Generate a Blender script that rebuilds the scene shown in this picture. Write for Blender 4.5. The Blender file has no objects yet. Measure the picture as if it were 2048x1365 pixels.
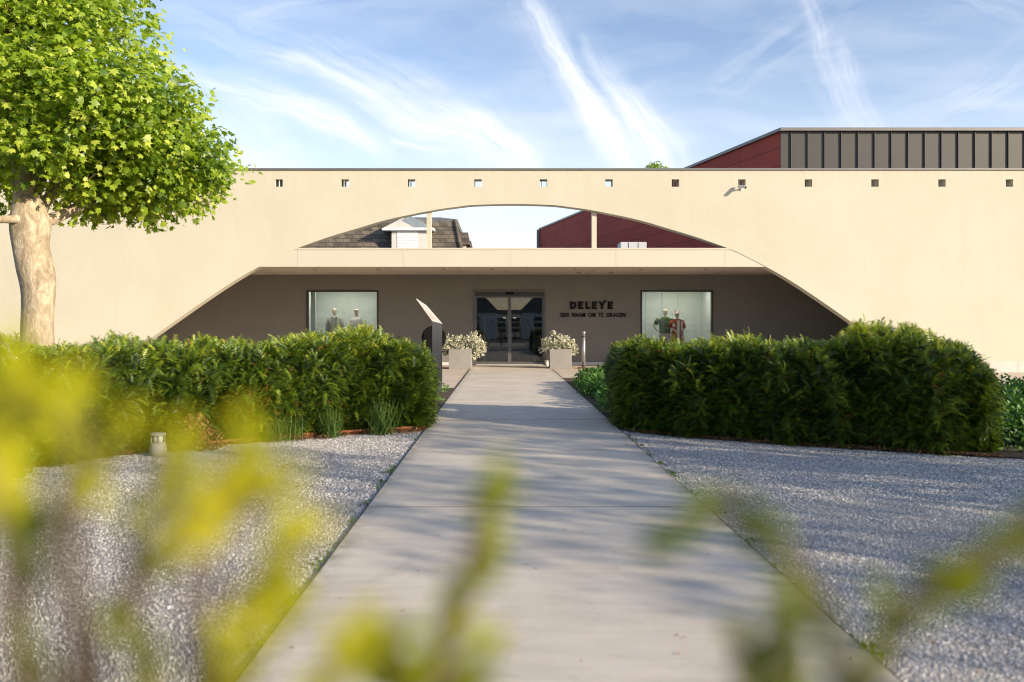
import bpy, bmesh, math, random
import numpy as np
from mathutils import Vector, Matrix

random.seed(7)
RNG = np.random.default_rng(11)
C = bpy.context.scene
COL = C.collection
R = math.radians

# ------------------------------------------------------------------ camera
FPX, VX, VY, HC = 1600.0, 1006.0, 651.0, 1.317     # focal length in 2048-px units, vanishing point, eye height
cd = bpy.data.cameras.new('camera')
cam = bpy.data.objects.new('camera', cd); COL.objects.link(cam)
cam.location = (0, 0, HC); cam.rotation_euler = (R(90), 0, 0)
cd.sensor_width = 36; cd.lens = 36 * FPX / 2048
cd.shift_x = (1024 - VX) / 2048
cd.shift_y = -(682.5 - VY) / 2048
cd.clip_start = 0.05; cd.clip_end = 2000
cd.dof.use_dof = True; cd.dof.focus_distance = 17.0; cd.dof.aperture_fstop = 1.7
C.camera = cam

# ------------------------------------------------------------------ light
SUN = Vector((1.0, -0.59, 0.37)).normalized()       # towards the sun
sl = bpy.data.lights.new('sun', 'SUN'); sl.energy = 4.4; sl.angle = R(0.5); sl.color = (1.0, 0.85, 0.64)
so = bpy.data.objects.new('sun', sl); COL.objects.link(so)
so.rotation_euler = SUN.to_track_quat('Z', 'Y').to_euler(); so.location = (30, -20, 20)
C.view_settings.view_transform = 'Standard'; C.view_settings.look = 'None'
C.view_settings.exposure = 0.9
C.cycles.filter_width = 1.1; C.view_settings.gamma = 1
C.cycles.use_denoising = True
C.cycles.max_bounces = 8; C.cycles.transparent_max_bounces = 12
C.cycles.sample_clamp_indirect = 6

world = bpy.data.worlds.new('World'); C.world = world; world.use_nodes = True
wt = world.node_tree; wt.nodes.clear()
def WN(t, **k):
    n = wt.nodes.new(t)
    for a, b in k.items(): setattr(n, a, b)
    return n
def wl(a, b): wt.links.new(a, b)
def wmath(op, a, b=None, clamp=False):
    n = WN('ShaderNodeMath', operation=op); n.use_clamp = clamp
    for i, v in enumerate((a, b)):
        if v is None: continue
        if isinstance(v, (int, float)): n.inputs[i].default_value = v
        else: wl(v, n.inputs[i])
    return n.outputs[0]
SKY_STRENGTH = 0.13
sky = WN('ShaderNodeTexSky', sky_type='NISHITA'); sky.sun_disc = False
sky.sun_elevation = math.asin(SUN.z); sky.sun_rotation = math.atan2(SUN.x, SUN.y)
sky.air_density = 1.0; sky.dust_density = 0.4; sky.ozone_density = 2.2
tc = WN('ShaderNodeTexCoord'); sx = WN('ShaderNodeSeparateXYZ'); wl(tc.outputs['Generated'], sx.inputs[0])
yy = wmath('MAXIMUM', wmath('ABSOLUTE', sx.outputs[1]), 0.15)
u0 = wmath('DIVIDE', sx.outputs[0], yy); v0 = wmath('DIVIDE', sx.outputs[2], yy)
cb = WN('ShaderNodeCombineXYZ'); wl(u0, cb.inputs[0]); wl(v0, cb.inputs[1])
wn = WN('ShaderNodeTexNoise'); wn.inputs['Scale'].default_value = 5.0; wn.inputs['Detail'].default_value = 5; wl(cb.outputs[0], wn.inputs['Vector'])
ws = WN('ShaderNodeVectorMath', operation='SUBTRACT'); wl(wn.outputs['Color'], ws.inputs[0]); ws.inputs[1].default_value = (.5, .5, .5)
wsc = WN('ShaderNodeVectorMath', operation='SCALE'); wl(ws.outputs[0], wsc.inputs[0]); wsc.inputs['Scale'].default_value = 0.085
wp = WN('ShaderNodeVectorMath', operation='ADD'); wl(cb.outputs[0], wp.inputs[0]); wl(wsc.outputs[0], wp.inputs[1])
PV = wp.outputs[0]
def uv(px, py): return ((px - VX) / FPX, (VY - py) / FPX)
def streak(A, B, w0, w1, strength, fib=8.0, seed=0.0):
    """a wisp of cirrus between two directions of the sky"""
    ax, ay = uv(*A); bx, by = uv(*B); dx, dy = bx - ax, by - ay; L = math.hypot(dx, dy); dx /= L; dy /= L
    def dot(vx, vy):
        n = WN('ShaderNodeVectorMath', operation='DOT_PRODUCT'); wl(PV, n.inputs[0]); n.inputs[1].default_value = (vx, vy, 0); return n.outputs['Value']
    t = wmath('DIVIDE', wmath('SUBTRACT', dot(dx, dy), ax * dx + ay * dy), L)
    s = wmath('SUBTRACT', dot(-dy, dx), -ax * dy + ay * dx)
    w = wmath('ADD', wmath('MULTIPLY', t, (w1 - w0) / FPX), w0 / FPX); w = wmath('MAXIMUM', w, .004)
    q = wmath('DIVIDE', s, w)
    g = wmath('POWER', 2.718, wmath('MULTIPLY', wmath('MULTIPLY', q, q), -1.0))
    e = wmath('MULTIPLY', wmath('MULTIPLY', t, wmath('SUBTRACT', 1.0, t)), 4.0, True)
    e = wmath('POWER', wmath('MAXIMUM', e, 0.0), 0.6)
    c = WN('ShaderNodeCombineXYZ'); wl(wmath('MULTIPLY', t, L * 2.5), c.inputs[0]); wl(wmath('MULTIPLY', s, 4.0 * fib), c.inputs[1]); c.inputs[2].default_value = seed
    n = WN('ShaderNodeTexNoise'); n.inputs['Scale'].default_value = 1.5; n.inputs['Detail'].default_value = 10; n.inputs['Roughness'].default_value = .66; wl(c.outputs[0], n.inputs['Vector'])
    f = wmath('MULTIPLY', wmath('SUBTRACT', n.outputs['Fac'], 0.34), 2.6, True)
    return wmath('MULTIPLY', wmath('MULTIPLY', wmath('MULTIPLY', g, e), f), strength)
acc = None
for i, a in enumerate([
    ((330, -10), (980, 310), 55, 60, .42), ((330, 140), (800, 320), 16, 24, .95), ((430, 150), (760, 300), 26, 20, .5), ((560, 120), (1090, 350), 40, 55, .55), ((620, 60), (1100, 330), 26, 40, .4),
    ((780, 285), (890, 325), 9, 7, .7), ((1040, -20), (1290, 380), 15, 42, .85), ((1090, 60), (1260, 380), 12, 26, .6), ((1150, 60), (1370, 380), 12, 36, .9), ((1200, 100), (1330, 350), 20, 50, .4),
    ((1010, -60), (1180, 260), 34, 26, .35), ((1600, -60), (1740, 290), 14, 22, .7), ((1680, 60), (1790, 300), 14, 20, .45), ((1640, 100), (1720, 300), 30, 30, .25),
    ((1400, 200), (1700, -20), 45, 45, .32), ((1780, 280), (2150, 90), 50, 60, .4), ((420, 230), (600, 380), 60, 50, .5),
    ((470, 40), (680, -20), 24, 24, .45), ((350, 60), (760, 190), 12, 16, .5), ((1850, -30), (2080, 60), 40, 40, .35), ((900, 200), (1080, 370), 50, 60, .4)]):
    m = streak(*a, seed=i * 3.7)
    acc = m if acc is None else wmath('ADD', acc, m)
# thin veil everywhere and thicker towards the horizon
mp = WN('ShaderNodeMapping'); mp.inputs['Rotation'].default_value = (0, 0, R(28)); mp.inputs['Scale'].default_value = (1.5, 7, 1); wl(PV, mp.inputs['Vector'])
vn = WN('ShaderNodeTexNoise'); vn.inputs['Scale'].default_value = 2.2; vn.inputs['Detail'].default_value = 7; wl(mp.outputs[0], vn.inputs['Vector'])
veil = wmath('MULTIPLY', wmath('SUBTRACT', vn.outputs['Fac'], .42), 1.3, True)
hz = wmath('MULTIPLY', wmath('SUBTRACT', 0.34, v0), 2.1, True)
acc = wmath('ADD', acc, wmath('MULTIPLY', veil, .7)); acc = wmath('ADD', acc, wmath('MULTIPLY', hz, .85))
front = wmath('MULTIPLY', wmath('ADD', sx.outputs[1], 0.05), 4.0, True)      # the cirrus fields stand in one half of the sky
low = wmath('MULTIPLY', wmath('SUBTRACT', 1.1, v0), 2.0, True)
fac = wmath('MULTIPLY', wmath('MULTIPLY', acc, front), low, True)
mx = WN('ShaderNodeMixRGB'); mx.inputs[2].default_value = (4.7, 4.8, 5.1, 1); wl(fac, mx.inputs[0])
skm = WN('ShaderNodeMixRGB', blend_type='MULTIPLY'); skm.inputs[0].default_value = 1; skm.inputs[2].default_value = (1.16, 1.0, .965, 1); wl(sky.outputs[0], skm.inputs[1])
wl(skm.outputs[0], mx.inputs[1])
bg = WN('ShaderNodeBackground'); bg.inputs['Strength'].default_value = SKY_STRENGTH; wl(mx.outputs[0], bg.inputs['Color'])
wo = WN('ShaderNodeOutputWorld'); wl(bg.outputs[0], wo.inputs['Surface'])

# ------------------------------------------------------------------ helpers
def P(px, py, Y): return Vector(((px - VX) / FPX * Y, Y, HC - (py - VY) / FPX * Y))
def gY(py): return FPX * HC / (py - VY)

def wpos(o):
    v = Vector((0, 0, 0))
    while o is not None: v += o.location; o = o.parent
    return v
def tag(o, label=None, cat=None, group=None, kind=None):
    if label: o['label'] = label
    if cat: o['category'] = cat
    if group: o['group'] = group
    if kind: o['kind'] = kind
    return o
def thing(name, label, cat, loc, group=None):
    o = bpy.data.objects.new(name, None); COL.objects.link(o); o.location = loc; o.empty_display_size = .2
    return tag(o, label, cat, group)

class MB:
    def __init__(s): s.v = []; s.f = []
    def add(s, vs, fs):
        b = len(s.v); s.v += [tuple(x) for x in vs]; s.f += [tuple(b + i for i in f) for f in fs]; return s
    def box(s, x0, x1, y0, y1, z0, z1):
        return s.add([(x0,y0,z0),(x1,y0,z0),(x1,y1,z0),(x0,y1,z0),(x0,y0,z1),(x1,y0,z1),(x1,y1,z1),(x0,y1,z1)],
                     [(0,3,2,1),(4,5,6,7),(0,1,5,4),(1,2,6,5),(2,3,7,6),(3,0,4,7)])
    def obox(s, c, ax, ay, az, hx, hy, hz):
        c = Vector(c); ax, ay, az = Vector(ax).normalized()*hx, Vector(ay).normalized()*hy, Vector(az).normalized()*hz
        vs = [c+ax*i+ay*j+az*k for k in (-1,1) for i, j in ((-1,-1),(1,-1),(1,1),(-1,1))]
        return s.add(vs, [(0,3,2,1),(4,5,6,7),(0,1,5,4),(1,2,6,5),(2,3,7,6),(3,0,4,7)])
    def prism(s, poly, y0, y1):            # poly in x,z
        n = len(poly); vs = [(x, y0, z) for x, z in poly] + [(x, y1, z) for x, z in poly]
        return s.add(vs, [tuple(range(n)), tuple(range(2*n-1, n-1, -1))] + [(i, n+i, n+(i+1) % n, (i+1) % n) for i in range(n)])
    def slab(s, poly, z0, z1):             # poly in x,y
        n = len(poly); vs = [(x, y, z0) for x, y in poly] + [(x, y, z1) for x, y in poly]
        return s.add(vs, [tuple(range(n-1, -1, -1)), tuple(range(n, 2*n))] + [(i, (i+1) % n, n+(i+1) % n, n+i) for i in range(n)])
    def tube(s, pts, rad, n=10, flat=1.0, caps=True, noise=0.0, side=None):
        pts = [Vector(p) for p in pts]; m = len(pts)
        if not hasattr(rad, '__len__'): rad = [rad]*m
        vs = []; prev = None
        for i, p in enumerate(pts):
            t = (pts[min(i+1, m-1)] - pts[max(i-1, 0)]).normalized()
            a = (prev if prev is not None else (Vector(side) if side else (Vector((1,0,0)) if abs(t.x) < .8 else Vector((0,1,0)))))
            a = (a - t*a.dot(t)).normalized(); prev = a; b = t.cross(a)
            for k in range(n):
                g = 2*math.pi*k/n; rr = rad[i]*(1 + (random.uniform(-noise, noise) if noise else 0))
                vs.append(p + a*math.cos(g)*rr + b*math.sin(g)*rr*flat)
        fs = [(i*n+k, i*n+(k+1) % n, (i+1)*n+(k+1) % n, (i+1)*n+k) for i in range(m-1) for k in range(n)]
        if caps: fs += [tuple(range(n-1, -1, -1)), tuple(range((m-1)*n, m*n))]
        return s.add(vs, fs)
    def ell(s, c, rx, ry, rz, n=16, m=10):
        vs = [(c[0], c[1], c[2]-rz)]
        for i in range(1, m):
            p = -math.pi/2 + math.pi*i/m
            vs += [(c[0]+rx*math.cos(p)*math.cos(2*math.pi*k/n), c[1]+ry*math.cos(p)*math.sin(2*math.pi*k/n), c[2]+rz*math.sin(p)) for k in range(n)]
        vs.append((c[0], c[1], c[2]+rz)); e = len(vs)-1
        fs = [(0, 1+(k+1) % n, 1+k) for k in range(n)] + [(e, e-n+k, e-n+(k+1) % n) for k in range(n)]
        fs += [(1+i*n+k, 1+i*n+(k+1) % n, 1+(i+1)*n+(k+1) % n, 1+(i+1)*n+k) for i in range(m-2) for k in range(n)]
        return s.add(vs, fs)
    def build(s, name, mat, parent=None, smooth=False, bevel=0, loc=None, sub=0):
        me = bpy.data.meshes.new(name); o = bpy.data.objects.new(name, me); COL.objects.link(o)
        off = wpos(parent) if parent is not None else Vector(loc or (0, 0, 0))
        me.from_pydata([tuple(Vector(v)-off) for v in s.v], [], s.f); me.update()
        if parent is not None: o.parent = parent
        else: o.location = off
        me.materials.append(mat)
        bm = bmesh.new(); bm.from_mesh(me); bmesh.ops.recalc_face_normals(bm, faces=bm.faces); bm.to_mesh(me); bm.free()
        if smooth:
            for p in me.polygons: p.use_smooth = True
        if bevel:
            b = o.modifiers.new('bevel', 'BEVEL'); b.width = bevel; b.segments = 2; b.limit_method = 'ANGLE'; b.angle_limit = R(40)
        if sub:
            b = o.modifiers.new('sub', 'SUBSURF'); b.levels = b.render_levels = sub
        return o

def rect_wall(m, x0, x1, z0, z1, y0, y1, holes):
    """wall in the x-z plane with rectangular openings (xa, xb, za, zb)"""
    xs = sorted({x0, x1, *[h[0] for h in holes], *[h[1] for h in holes]}); zs = sorted({z0, z1, *[h[2] for h in holes], *[h[3] for h in holes]})
    def solid(i, j):
        if not (0 <= i < len(xs)-1 and 0 <= j < len(zs)-1): return False
        cx, cz = (xs[i]+xs[i+1])/2, (zs[j]+zs[j+1])/2
        return not any(h[0] < cx < h[1] and h[2] < cz < h[3] for h in holes)
    for i in range(len(xs)-1):
        for j in range(len(zs)-1):
            if not solid(i, j): continue
            a, b, c, d = xs[i], xs[i+1], zs[j], zs[j+1]
            m.add([(a,y0,c),(b,y0,c),(b,y0,d),(a,y0,d)], [(0,1,2,3)]); m.add([(a,y1,c),(b,y1,c),(b,y1,d),(a,y1,d)], [(3,2,1,0)])
            if not solid(i-1, j): m.add([(a,y0,c),(a,y1,c),(a,y1,d),(a,y0,d)], [(3,2,1,0)])
            if not solid(i+1, j): m.add([(b,y0,c),(b,y1,c),(b,y1,d),(b,y0,d)], [(0,1,2,3)])
            if not solid(i, j-1): m.add([(a,y0,c),(b,y0,c),(b,y1,c),(a,y1,c)], [(3,2,1,0)])
            if not solid(i, j+1): m.add([(a,y0,d),(b,y0,d),(b,y1,d),(a,y1,d)], [(0,1,2,3)])

def scatter(name, mat, tv, tf, tt, pos, rot, scale, tint, parent=None, loc=None, smooth=False):
    """many copies of a small template baked into ONE mesh; a 'tint' value per vertex"""
    tv = np.asarray(tv, float); tf = np.asarray(tf, int); tt = np.asarray(tt, float); n, k = len(pos), len(tv)
    scale = np.asarray(scale, float)
    sc = scale[:, None, None] if scale.ndim == 1 else scale[:, None, :]
    V = np.einsum('nij,nkj->nki', rot, tv[None]*sc) + pos[:, None, :]
    off = np.array(wpos(parent) if parent is not None else (loc or (0, 0, 0)))
    V = (V - off).reshape(-1, 3).astype(np.float32)
    F = (tf[None] + (np.arange(n)*k)[:, None, None]).reshape(-1, tf.shape[1])
    me = bpy.data.meshes.new(name); me.vertices.add(len(V)); me.vertices.foreach_set('co', V.ravel())
    w = F.shape[1]; me.loops.add(F.size); me.loops.foreach_set('vertex_index', F.ravel().astype(np.int32))
    me.polygons.add(len(F)); me.polygons.foreach_set('loop_start', np.arange(0, F.size, w, dtype=np.int32))
    me.polygons.foreach_set('loop_total', np.full(len(F), w, dtype=np.int32))
    if smooth: me.polygons.foreach_set('use_smooth', np.ones(len(F), dtype=bool))
    me.update(calc_edges=True); me.validate()
    T = np.clip(np.asarray(tint)[:, None] + tt[None], 0, 1).ravel().astype(np.float32)
    a = me.attributes.new('tint', 'FLOAT', 'POINT'); a.data.foreach_set('value', T)
    me.materials.append(mat); o = bpy.data.objects.new(name, me); COL.objects.link(o)
    if parent is not None: o.parent = parent
    else: o.location = off
    return o

def frames(d, up):
    """rotation matrices with local y = d, local z ~ up"""
    d = d/np.linalg.norm(d, axis=1, keepdims=True)
    x = np.cross(d, up); l = np.linalg.norm(x, axis=1, keepdims=True); l[l < 1e-6] = 1; x /= l
    z = np.cross(x, d)
    return np.stack([x, d, z], axis=2)
def rdir(n): v = RNG.normal(size=(n, 3)); return v/np.linalg.norm(v, axis=1, keepdims=True)

# ------------------------------------------------------------------ materials
def nodes(name):
    m = bpy.data.materials.new(name); m.use_nodes = True; t = m.node_tree; t.nodes.clear()
    out = t.nodes.new('ShaderNodeOutputMaterial'); return m, t, out
def nn(t, k, **kw):
    n = t.nodes.new(k)
    for a, b in kw.items(): setattr(n, a, b)
    return n
def noise(t, vec, scale, detail=4, rough=.55, dist=0):
    n = nn(t, 'ShaderNodeTexNoise'); n.inputs['Scale'].default_value = scale; n.inputs['Detail'].default_value = detail
    n.inputs['Roughness'].default_value = rough; n.inputs['Distortion'].default_value = dist; t.links.new(vec, n.inputs['Vector']); return n.outputs['Fac']
def ramp(t, fac, stops):
    r = nn(t, 'ShaderNodeValToRGB'); e = r.color_ramp.elements
    e[0].position, e[0].color = stops[0][0], (*stops[0][1], 1); e[1].position, e[1].color = stops[-1][0], (*stops[-1][1], 1)
    for p, c in stops[1:-1]: x = e.new(p); x.color = (*c, 1)
    t.links.new(fac, r.inputs[0]); return r.outputs[0]
def mix(t, fac, a, b, mode='MIX'):
    m = nn(t, 'ShaderNodeMixRGB', blend_type=mode)
    for i, v in enumerate((fac, a, b)):
        if isinstance(v, (int, float)): m.inputs[i].default_value = v
        elif isinstance(v, tuple): m.inputs[i].default_value = (*v, 1)
        else: t.links.new(v, m.inputs[i])
    return m.outputs[0]
def grey(v): return (v, v, v)
def bump(t, h, strength, dist=.01):
    b = nn(t, 'ShaderNodeBump'); b.inputs['Strength'].default_value = strength; b.inputs['Distance'].default_value = dist; t.links.new(h, b.inputs['Height']); return b.outputs[0]
def coords(t): return nn(t, 'ShaderNodeTexCoord').outputs['Object']
def mapped(t, vec, scale=(1,1,1), rot=(0,0,0), loc=(0,0,0)):
    m = nn(t, 'ShaderNodeMapping'); m.inputs['Scale'].default_value = scale; m.inputs['Rotation'].default_value = rot; m.inputs['Location'].default_value = loc
    t.links.new(vec, m.inputs['Vector']); return m.outputs[0]
def principled(t, out, col, rough=.8, metal=0, nrm=None, spec=.5):
    b = nn(t, 'ShaderNodeBsdfPrincipled')
    if isinstance(col, tuple): b.inputs['Base Color'].default_value = (*col, 1)
    else: t.links.new(col, b.inputs['Base Color'])
    if isinstance(rough, (int, float)): b.inputs['Roughness'].default_value = rough
    else: t.links.new(rough, b.inputs['Roughness'])
    b.inputs['Metallic'].default_value = metal; b.inputs['Specular IOR Level'].default_value = spec
    if nrm is not None: t.links.new(nrm, b.inputs['Normal'])
    t.links.new(b.outputs[0], out.inputs[0]); return b
def pm(name, c, rough=.8, var=.12, vs=2.0, bs=60, bst=.15, metal=0, spec=.5, stretch=(1,1,1)):
    m, t, out = nodes(name); v = mapped(t, coords(t), stretch)
    a = noise(t, v, vs, 6, .6); lo = tuple(x*(1-var) for x in c); hi = tuple(min(1, x*(1+var)) for x in c)
    col = ramp(t, a, [(.3, lo), (.7, hi)])
    nb = bump(t, noise(t, v, bs, 4), bst, .004)
    principled(t, out, col, rough, metal, nb, spec); return m

def mat_stucco():
    m, t, out = nodes('cream_render'); v = coords(t)
    col = ramp(t, noise(t, v, .35, 6, .62), [(.3, (.50, .47, .375)), (.7, (.555, .528, .435))])
    st = noise(t, mapped(t, v, (3.5, 1, .22)), 1.0, 7, .65)
    col = mix(t, ramp(t, st, [(.52, grey(0)), (.75, grey(.28))]), col, (.47, .42, .33))
    sp = noise(t, v, 13, 5, .7); col = mix(t, ramp(t, sp, [(.66, grey(0)), (.80, grey(.35))]), col, (.40, .35, .27))
    # faint drip staining under the coping and splash dirt close to the ground
    s = nn(t, 'ShaderNodeSeparateXYZ'); t.links.new(v, s.inputs[0])
    def rng(a, b):
        mr = nn(t, 'ShaderNodeMapRange'); mr.inputs[1].default_value = a; mr.inputs[2].default_value = b; t.links.new(s.outputs[2], mr.inputs[0]); return mr.outputs[0]
    drip = noise(t, mapped(t, v, (9, 1, .12)), 1.0, 5, .7)
    mm = nn(t, 'ShaderNodeMath', operation='MULTIPLY'); t.links.new(rng(5.0, 5.74), mm.inputs[0]); t.links.new(ramp(t, drip, [(.45, grey(0)), (.75, grey(.5))]), mm.inputs[1])
    col = mix(t, mm.outputs[0], col, (.50, .43, .33))
    h = noise(t, v, 90, 4, .7); h2 = noise(t, v, 2.2, 3)
    n1 = bump(t, h, .35, .004); b2 = nn(t, 'ShaderNodeBump'); b2.inputs['Strength'].default_value = .35; b2.inputs['Distance'].default_value = .02
    t.links.new(h2, b2.inputs['Height']); t.links.new(n1, b2.inputs['Normal'])
    principled(t, out, col, .92, 0, b2.outputs[0], .25); return m
def mat_concrete(name, a, b, spots=True, slab=2.66):
    m, t, out = nodes(name); v = coords(t)
    col = ramp(t, noise(t, v, .9, 8, .68), [(.32, a), (.68, b)])
    col = mix(t, .5, col, ramp(t, noise(t, mapped(t, v, (1.2, 7, 1)), 1.2, 6, .6), [(.3, a), (.7, b)]))
    if spots:
        sp = noise(t, v, 38, 3, .6); col = mix(t, ramp(t, sp, [(.70, grey(0)), (.76, grey(.5))]), col, (.12, .11, .10))
        li = noise(t, v, 55, 2, .5); col = mix(t, ramp(t, li, [(.74, grey(0)), (.8, grey(.45))]), col, (.62, .60, .56))
        # long trowel scratches
        sc = nn(t, 'ShaderNodeTexWave'); sc.inputs['Scale'].default_value = .35; sc.inputs['Distortion'].default_value = 14; sc.inputs['Detail'].default_value = 3; sc.inputs['Detail Scale'].default_value = .6
        t.links.new(mapped(t, v, (1, .8, 1), (0, 0, R(35))), sc.inputs['Vector'])
        col = mix(t, ramp(t, sc.outputs['Fac'], [(.997, grey(0)), (1.0, grey(.12))]), col, (.55, .54, .52))
    if spots:      # moss and washed-in soil along both edges, with its own ragged outline
        sp_ = nn(t, 'ShaderNodeSeparateXYZ'); t.links.new(v, sp_.inputs[0]); ax_ = nn(t, 'ShaderNodeMath', operation='SUBTRACT'); t.links.new(sp_.outputs[0], ax_.inputs[0]); ax_.inputs[1].default_value = .244
        ab = nn(t, 'ShaderNodeMath', operation='ABSOLUTE'); t.links.new(ax_.outputs[0], ab.inputs[0]); mr = nn(t, 'ShaderNodeMapRange'); mr.inputs[1].default_value = 1.08; mr.inputs[2].default_value = 1.22; t.links.new(ab.outputs[0], mr.inputs[0])
        lt = nn(t, 'ShaderNodeMath', operation='LESS_THAN'); t.links.new(ab.outputs[0], lt.inputs[0]); lt.inputs[1].default_value = 1.25
        e1 = nn(t, 'ShaderNodeMath', operation='MULTIPLY'); t.links.new(mr.outputs[0], e1.inputs[0]); t.links.new(ramp(t, noise(t, v, 5, 6, .7), [(.4, grey(.05)), (.7, grey(.9))]), e1.inputs[1])
        e2 = nn(t, 'ShaderNodeMath', operation='MULTIPLY'); t.links.new(e1.outputs[0], e2.inputs[0]); t.links.new(lt.outputs[0], e2.inputs[1]); col = mix(t, e2.outputs[0], col, (.16, .15, .10))
        col = mix(t, ramp(t, noise(t, v, 2.2, 7, .75, 1.5), [(.56, grey(0)), (.72, grey(.35))]), col, (.24, .22, .185))
    gn = noise(t, v, 240, 3, .7); col = mix(t, .35, col, ramp(t, gn, [(.3, grey(.28)), (.7, grey(.75))]), 'SOFT_LIGHT')
    principled(t, out, col, .82, 0, bump(t, noise(t, v, 130, 5, .7), .25, .004), .35); return m
def mat_gravel_bed():
    m, t, out = nodes('gravel_ground'); v = coords(t)
    vo = nn(t, 'ShaderNodeTexVoronoi'); vo.inputs['Scale'].default_value = 110; t.links.new(v, vo.inputs['Vector'])
    sep = nn(t, 'ShaderNodeSeparateColor'); t.links.new(vo.outputs['Color'], sep.inputs[0])
    col = ramp(t, sep.outputs[0], [(0, (.10, .10, .105)), (.35, (.42, .40, .385)), (.7, (.62, .59, .56)), (1, (.85, .80, .74))])
    col = mix(t, ramp(t, vo.outputs['Distance'], [(.3, grey(0)), (.62, grey(.6))]), col, (.24, .225, .21))
    big = noise(t, v, .8, 5); col = mix(t, .5, col, ramp(t, big, [(.3, grey(.38)), (.7, grey(.60))]), 'OVERLAY')
    inv = nn(t, 'ShaderNodeMath', operation='SUBTRACT'); inv.inputs[0].default_value = 1; t.links.new(vo.outputs['Distance'], inv.inputs[1])
    principled(t, out, col, .8, 0, bump(t, inv.outputs[0], 1.0, .012), .3); return m
def tinted(name, stops, rough=.6, trans=0, tcol=None, spec=.4, extra=True):
    m, t, out = nodes(name); a = nn(t, 'ShaderNodeAttribute', attribute_name='tint')
    col = ramp(t, a.outputs['Fac'], stops)
    if extra:
        nz = noise(t, coords(t), 1.6, 3); col = mix(t, .5, col, ramp(t, nz, [(.3, grey(.38)), (.7, grey(.60))]), 'OVERLAY')
    b = principled(t, out, col, rough, 0, None, spec)
    if trans:
        tr = nn(t, 'ShaderNodeBsdfTranslucent'); c2 = mix(t, 1.0, col, tcol or (1, 1, 1), 'MULTIPLY')
        c2 = mix(t, 1.0, c2, (1.6, 1.6, 1.6), 'MULTIPLY'); t.links.new(c2, tr.inputs[0])
        ms = nn(t, 'ShaderNodeMixShader'); ms.inputs[0].default_value = trans
        t.links.new(b.outputs[0], ms.inputs[1]); t.links.new(tr.outputs[0], ms.inputs[2]); t.links.new(ms.outputs[0], out.inputs[0])
    return m
def mat_glass(name, ior=1.52, tint=(.93, .96, .94)):
    m, t, out = nodes(name); tr = nn(t, 'ShaderNodeBsdfTransparent'); tr.inputs[0].default_value = (*tint, 1)
    gl = nn(t, 'ShaderNodeBsdfGlossy'); gl.inputs['Roughness'].default_value = .0
    fr = nn(t, 'ShaderNodeFresnel'); fr.inputs[0].default_value = ior; ms = nn(t, 'ShaderNodeMixShader')
    t.links.new(fr.outputs[0], ms.inputs[0]); t.links.new(tr.outputs[0], ms.inputs[1]); t.links.new(gl.outputs[0], ms.inputs[2]); t.links.new(ms.outputs[0], out.inputs[0]); return m
def mat_slate():
    m, t, out = nodes('slate_shingles'); v = coords(t)
    b = nn(t, 'ShaderNodeTexBrick'); b.inputs['Scale'].default_value = 1.0; b.inputs['Brick Width'].default_value = .42; b.inputs['Row Height'].default_value = .24
    b.inputs['Mortar Size'].default_value = .012; b.inputs['Color1'].default_value = (.065, .055, .045, 1); b.inputs['Color2'].default_value = (.15, .125, .095, 1); b.inputs['Mortar'].default_value = (.015, .013, .012, 1)
    s = nn(t, 'ShaderNodeSeparateXYZ'); t.links.new(v, s.inputs[0]); c = nn(t, 'ShaderNodeCombineXYZ')
    ad = nn(t, 'ShaderNodeMath', operation='ADD'); t.links.new(s.outputs[0], ad.inputs[0]); t.links.new(s.outputs[1], ad.inputs[1])
    t.links.new(ad.outputs[0], c.inputs[0]); t.links.new(s.outputs[2], c.inputs[1]); t.links.new(c.outputs[0], b.inputs['Vector'])
    col = mix(t, .6, b.outputs['Color'], ramp(t, noise(t, v, 2.5, 5, .7), [(.3, grey(.3)), (.7, grey(.7))]), 'OVERLAY')
    col = mix(t, ramp(t, noise(t, v, 6, 5, .7), [(.66, grey(0)), (.72, grey(.6))]), col, (.28, .23, .06))
    principled(t, out, col, .75, 0, bump(t, b.outputs['Fac'], -.6, .02)); return m
def mat_red_panel():
    m, t, out = nodes('dark_red_panels'); v = coords(t)
    s = nn(t, 'ShaderNodeVectorMath', operation='DOT_PRODUCT'); s.inputs[1].default_value = (-.242, .970, 0); t.links.new(v, s.inputs[0])
    z = nn(t, 'ShaderNodeSeparateXYZ'); t.links.new(v, z.inputs[0]); c = nn(t, 'ShaderNodeCombineXYZ'); t.links.new(s.outputs['Value'], c.inputs[0]); t.links.new(z.outputs[2], c.inputs[1])
    b = nn(t, 'ShaderNodeTexBrick'); b.offset = .37; b.inputs['Scale'].default_value = 1.0; b.inputs['Brick Width'].default_value = 5.2; b.inputs['Row Height'].default_value = .78
    b.inputs['Mortar Size'].default_value = .012; b.inputs['Color1'].default_value = (.36, .062, .045, 1); b.inputs['Color2'].default_value = (.31, .052, .038, 1); b.inputs['Mortar'].default_value = (.05, .012, .012, 1)
    t.links.new(mapped(t, c.outputs[0], loc=(0, .46, 0)), b.inputs['Vector'])
    col = mix(t, .5, b.outputs['Color'], ramp(t, noise(t, mapped(t, v, (1, 1, .3)), 1.3, 7, .7), [(.3, grey(.4)), (.7, grey(.6))]), 'OVERLAY')
    principled(t, out, col, .8, 0, bump(t, noise(t, v, 30, 4), .2, .01), .3); return m
def mat_plain_glow(name, c, s):
    m, t, out = nodes(name); e = nn(t, 'ShaderNodeEmission'); e.inputs[0].default_value = (*c, 1); e.inputs[1].default_value = s; t.links.new(e.outputs[0], out.inputs[0]); return m
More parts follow.
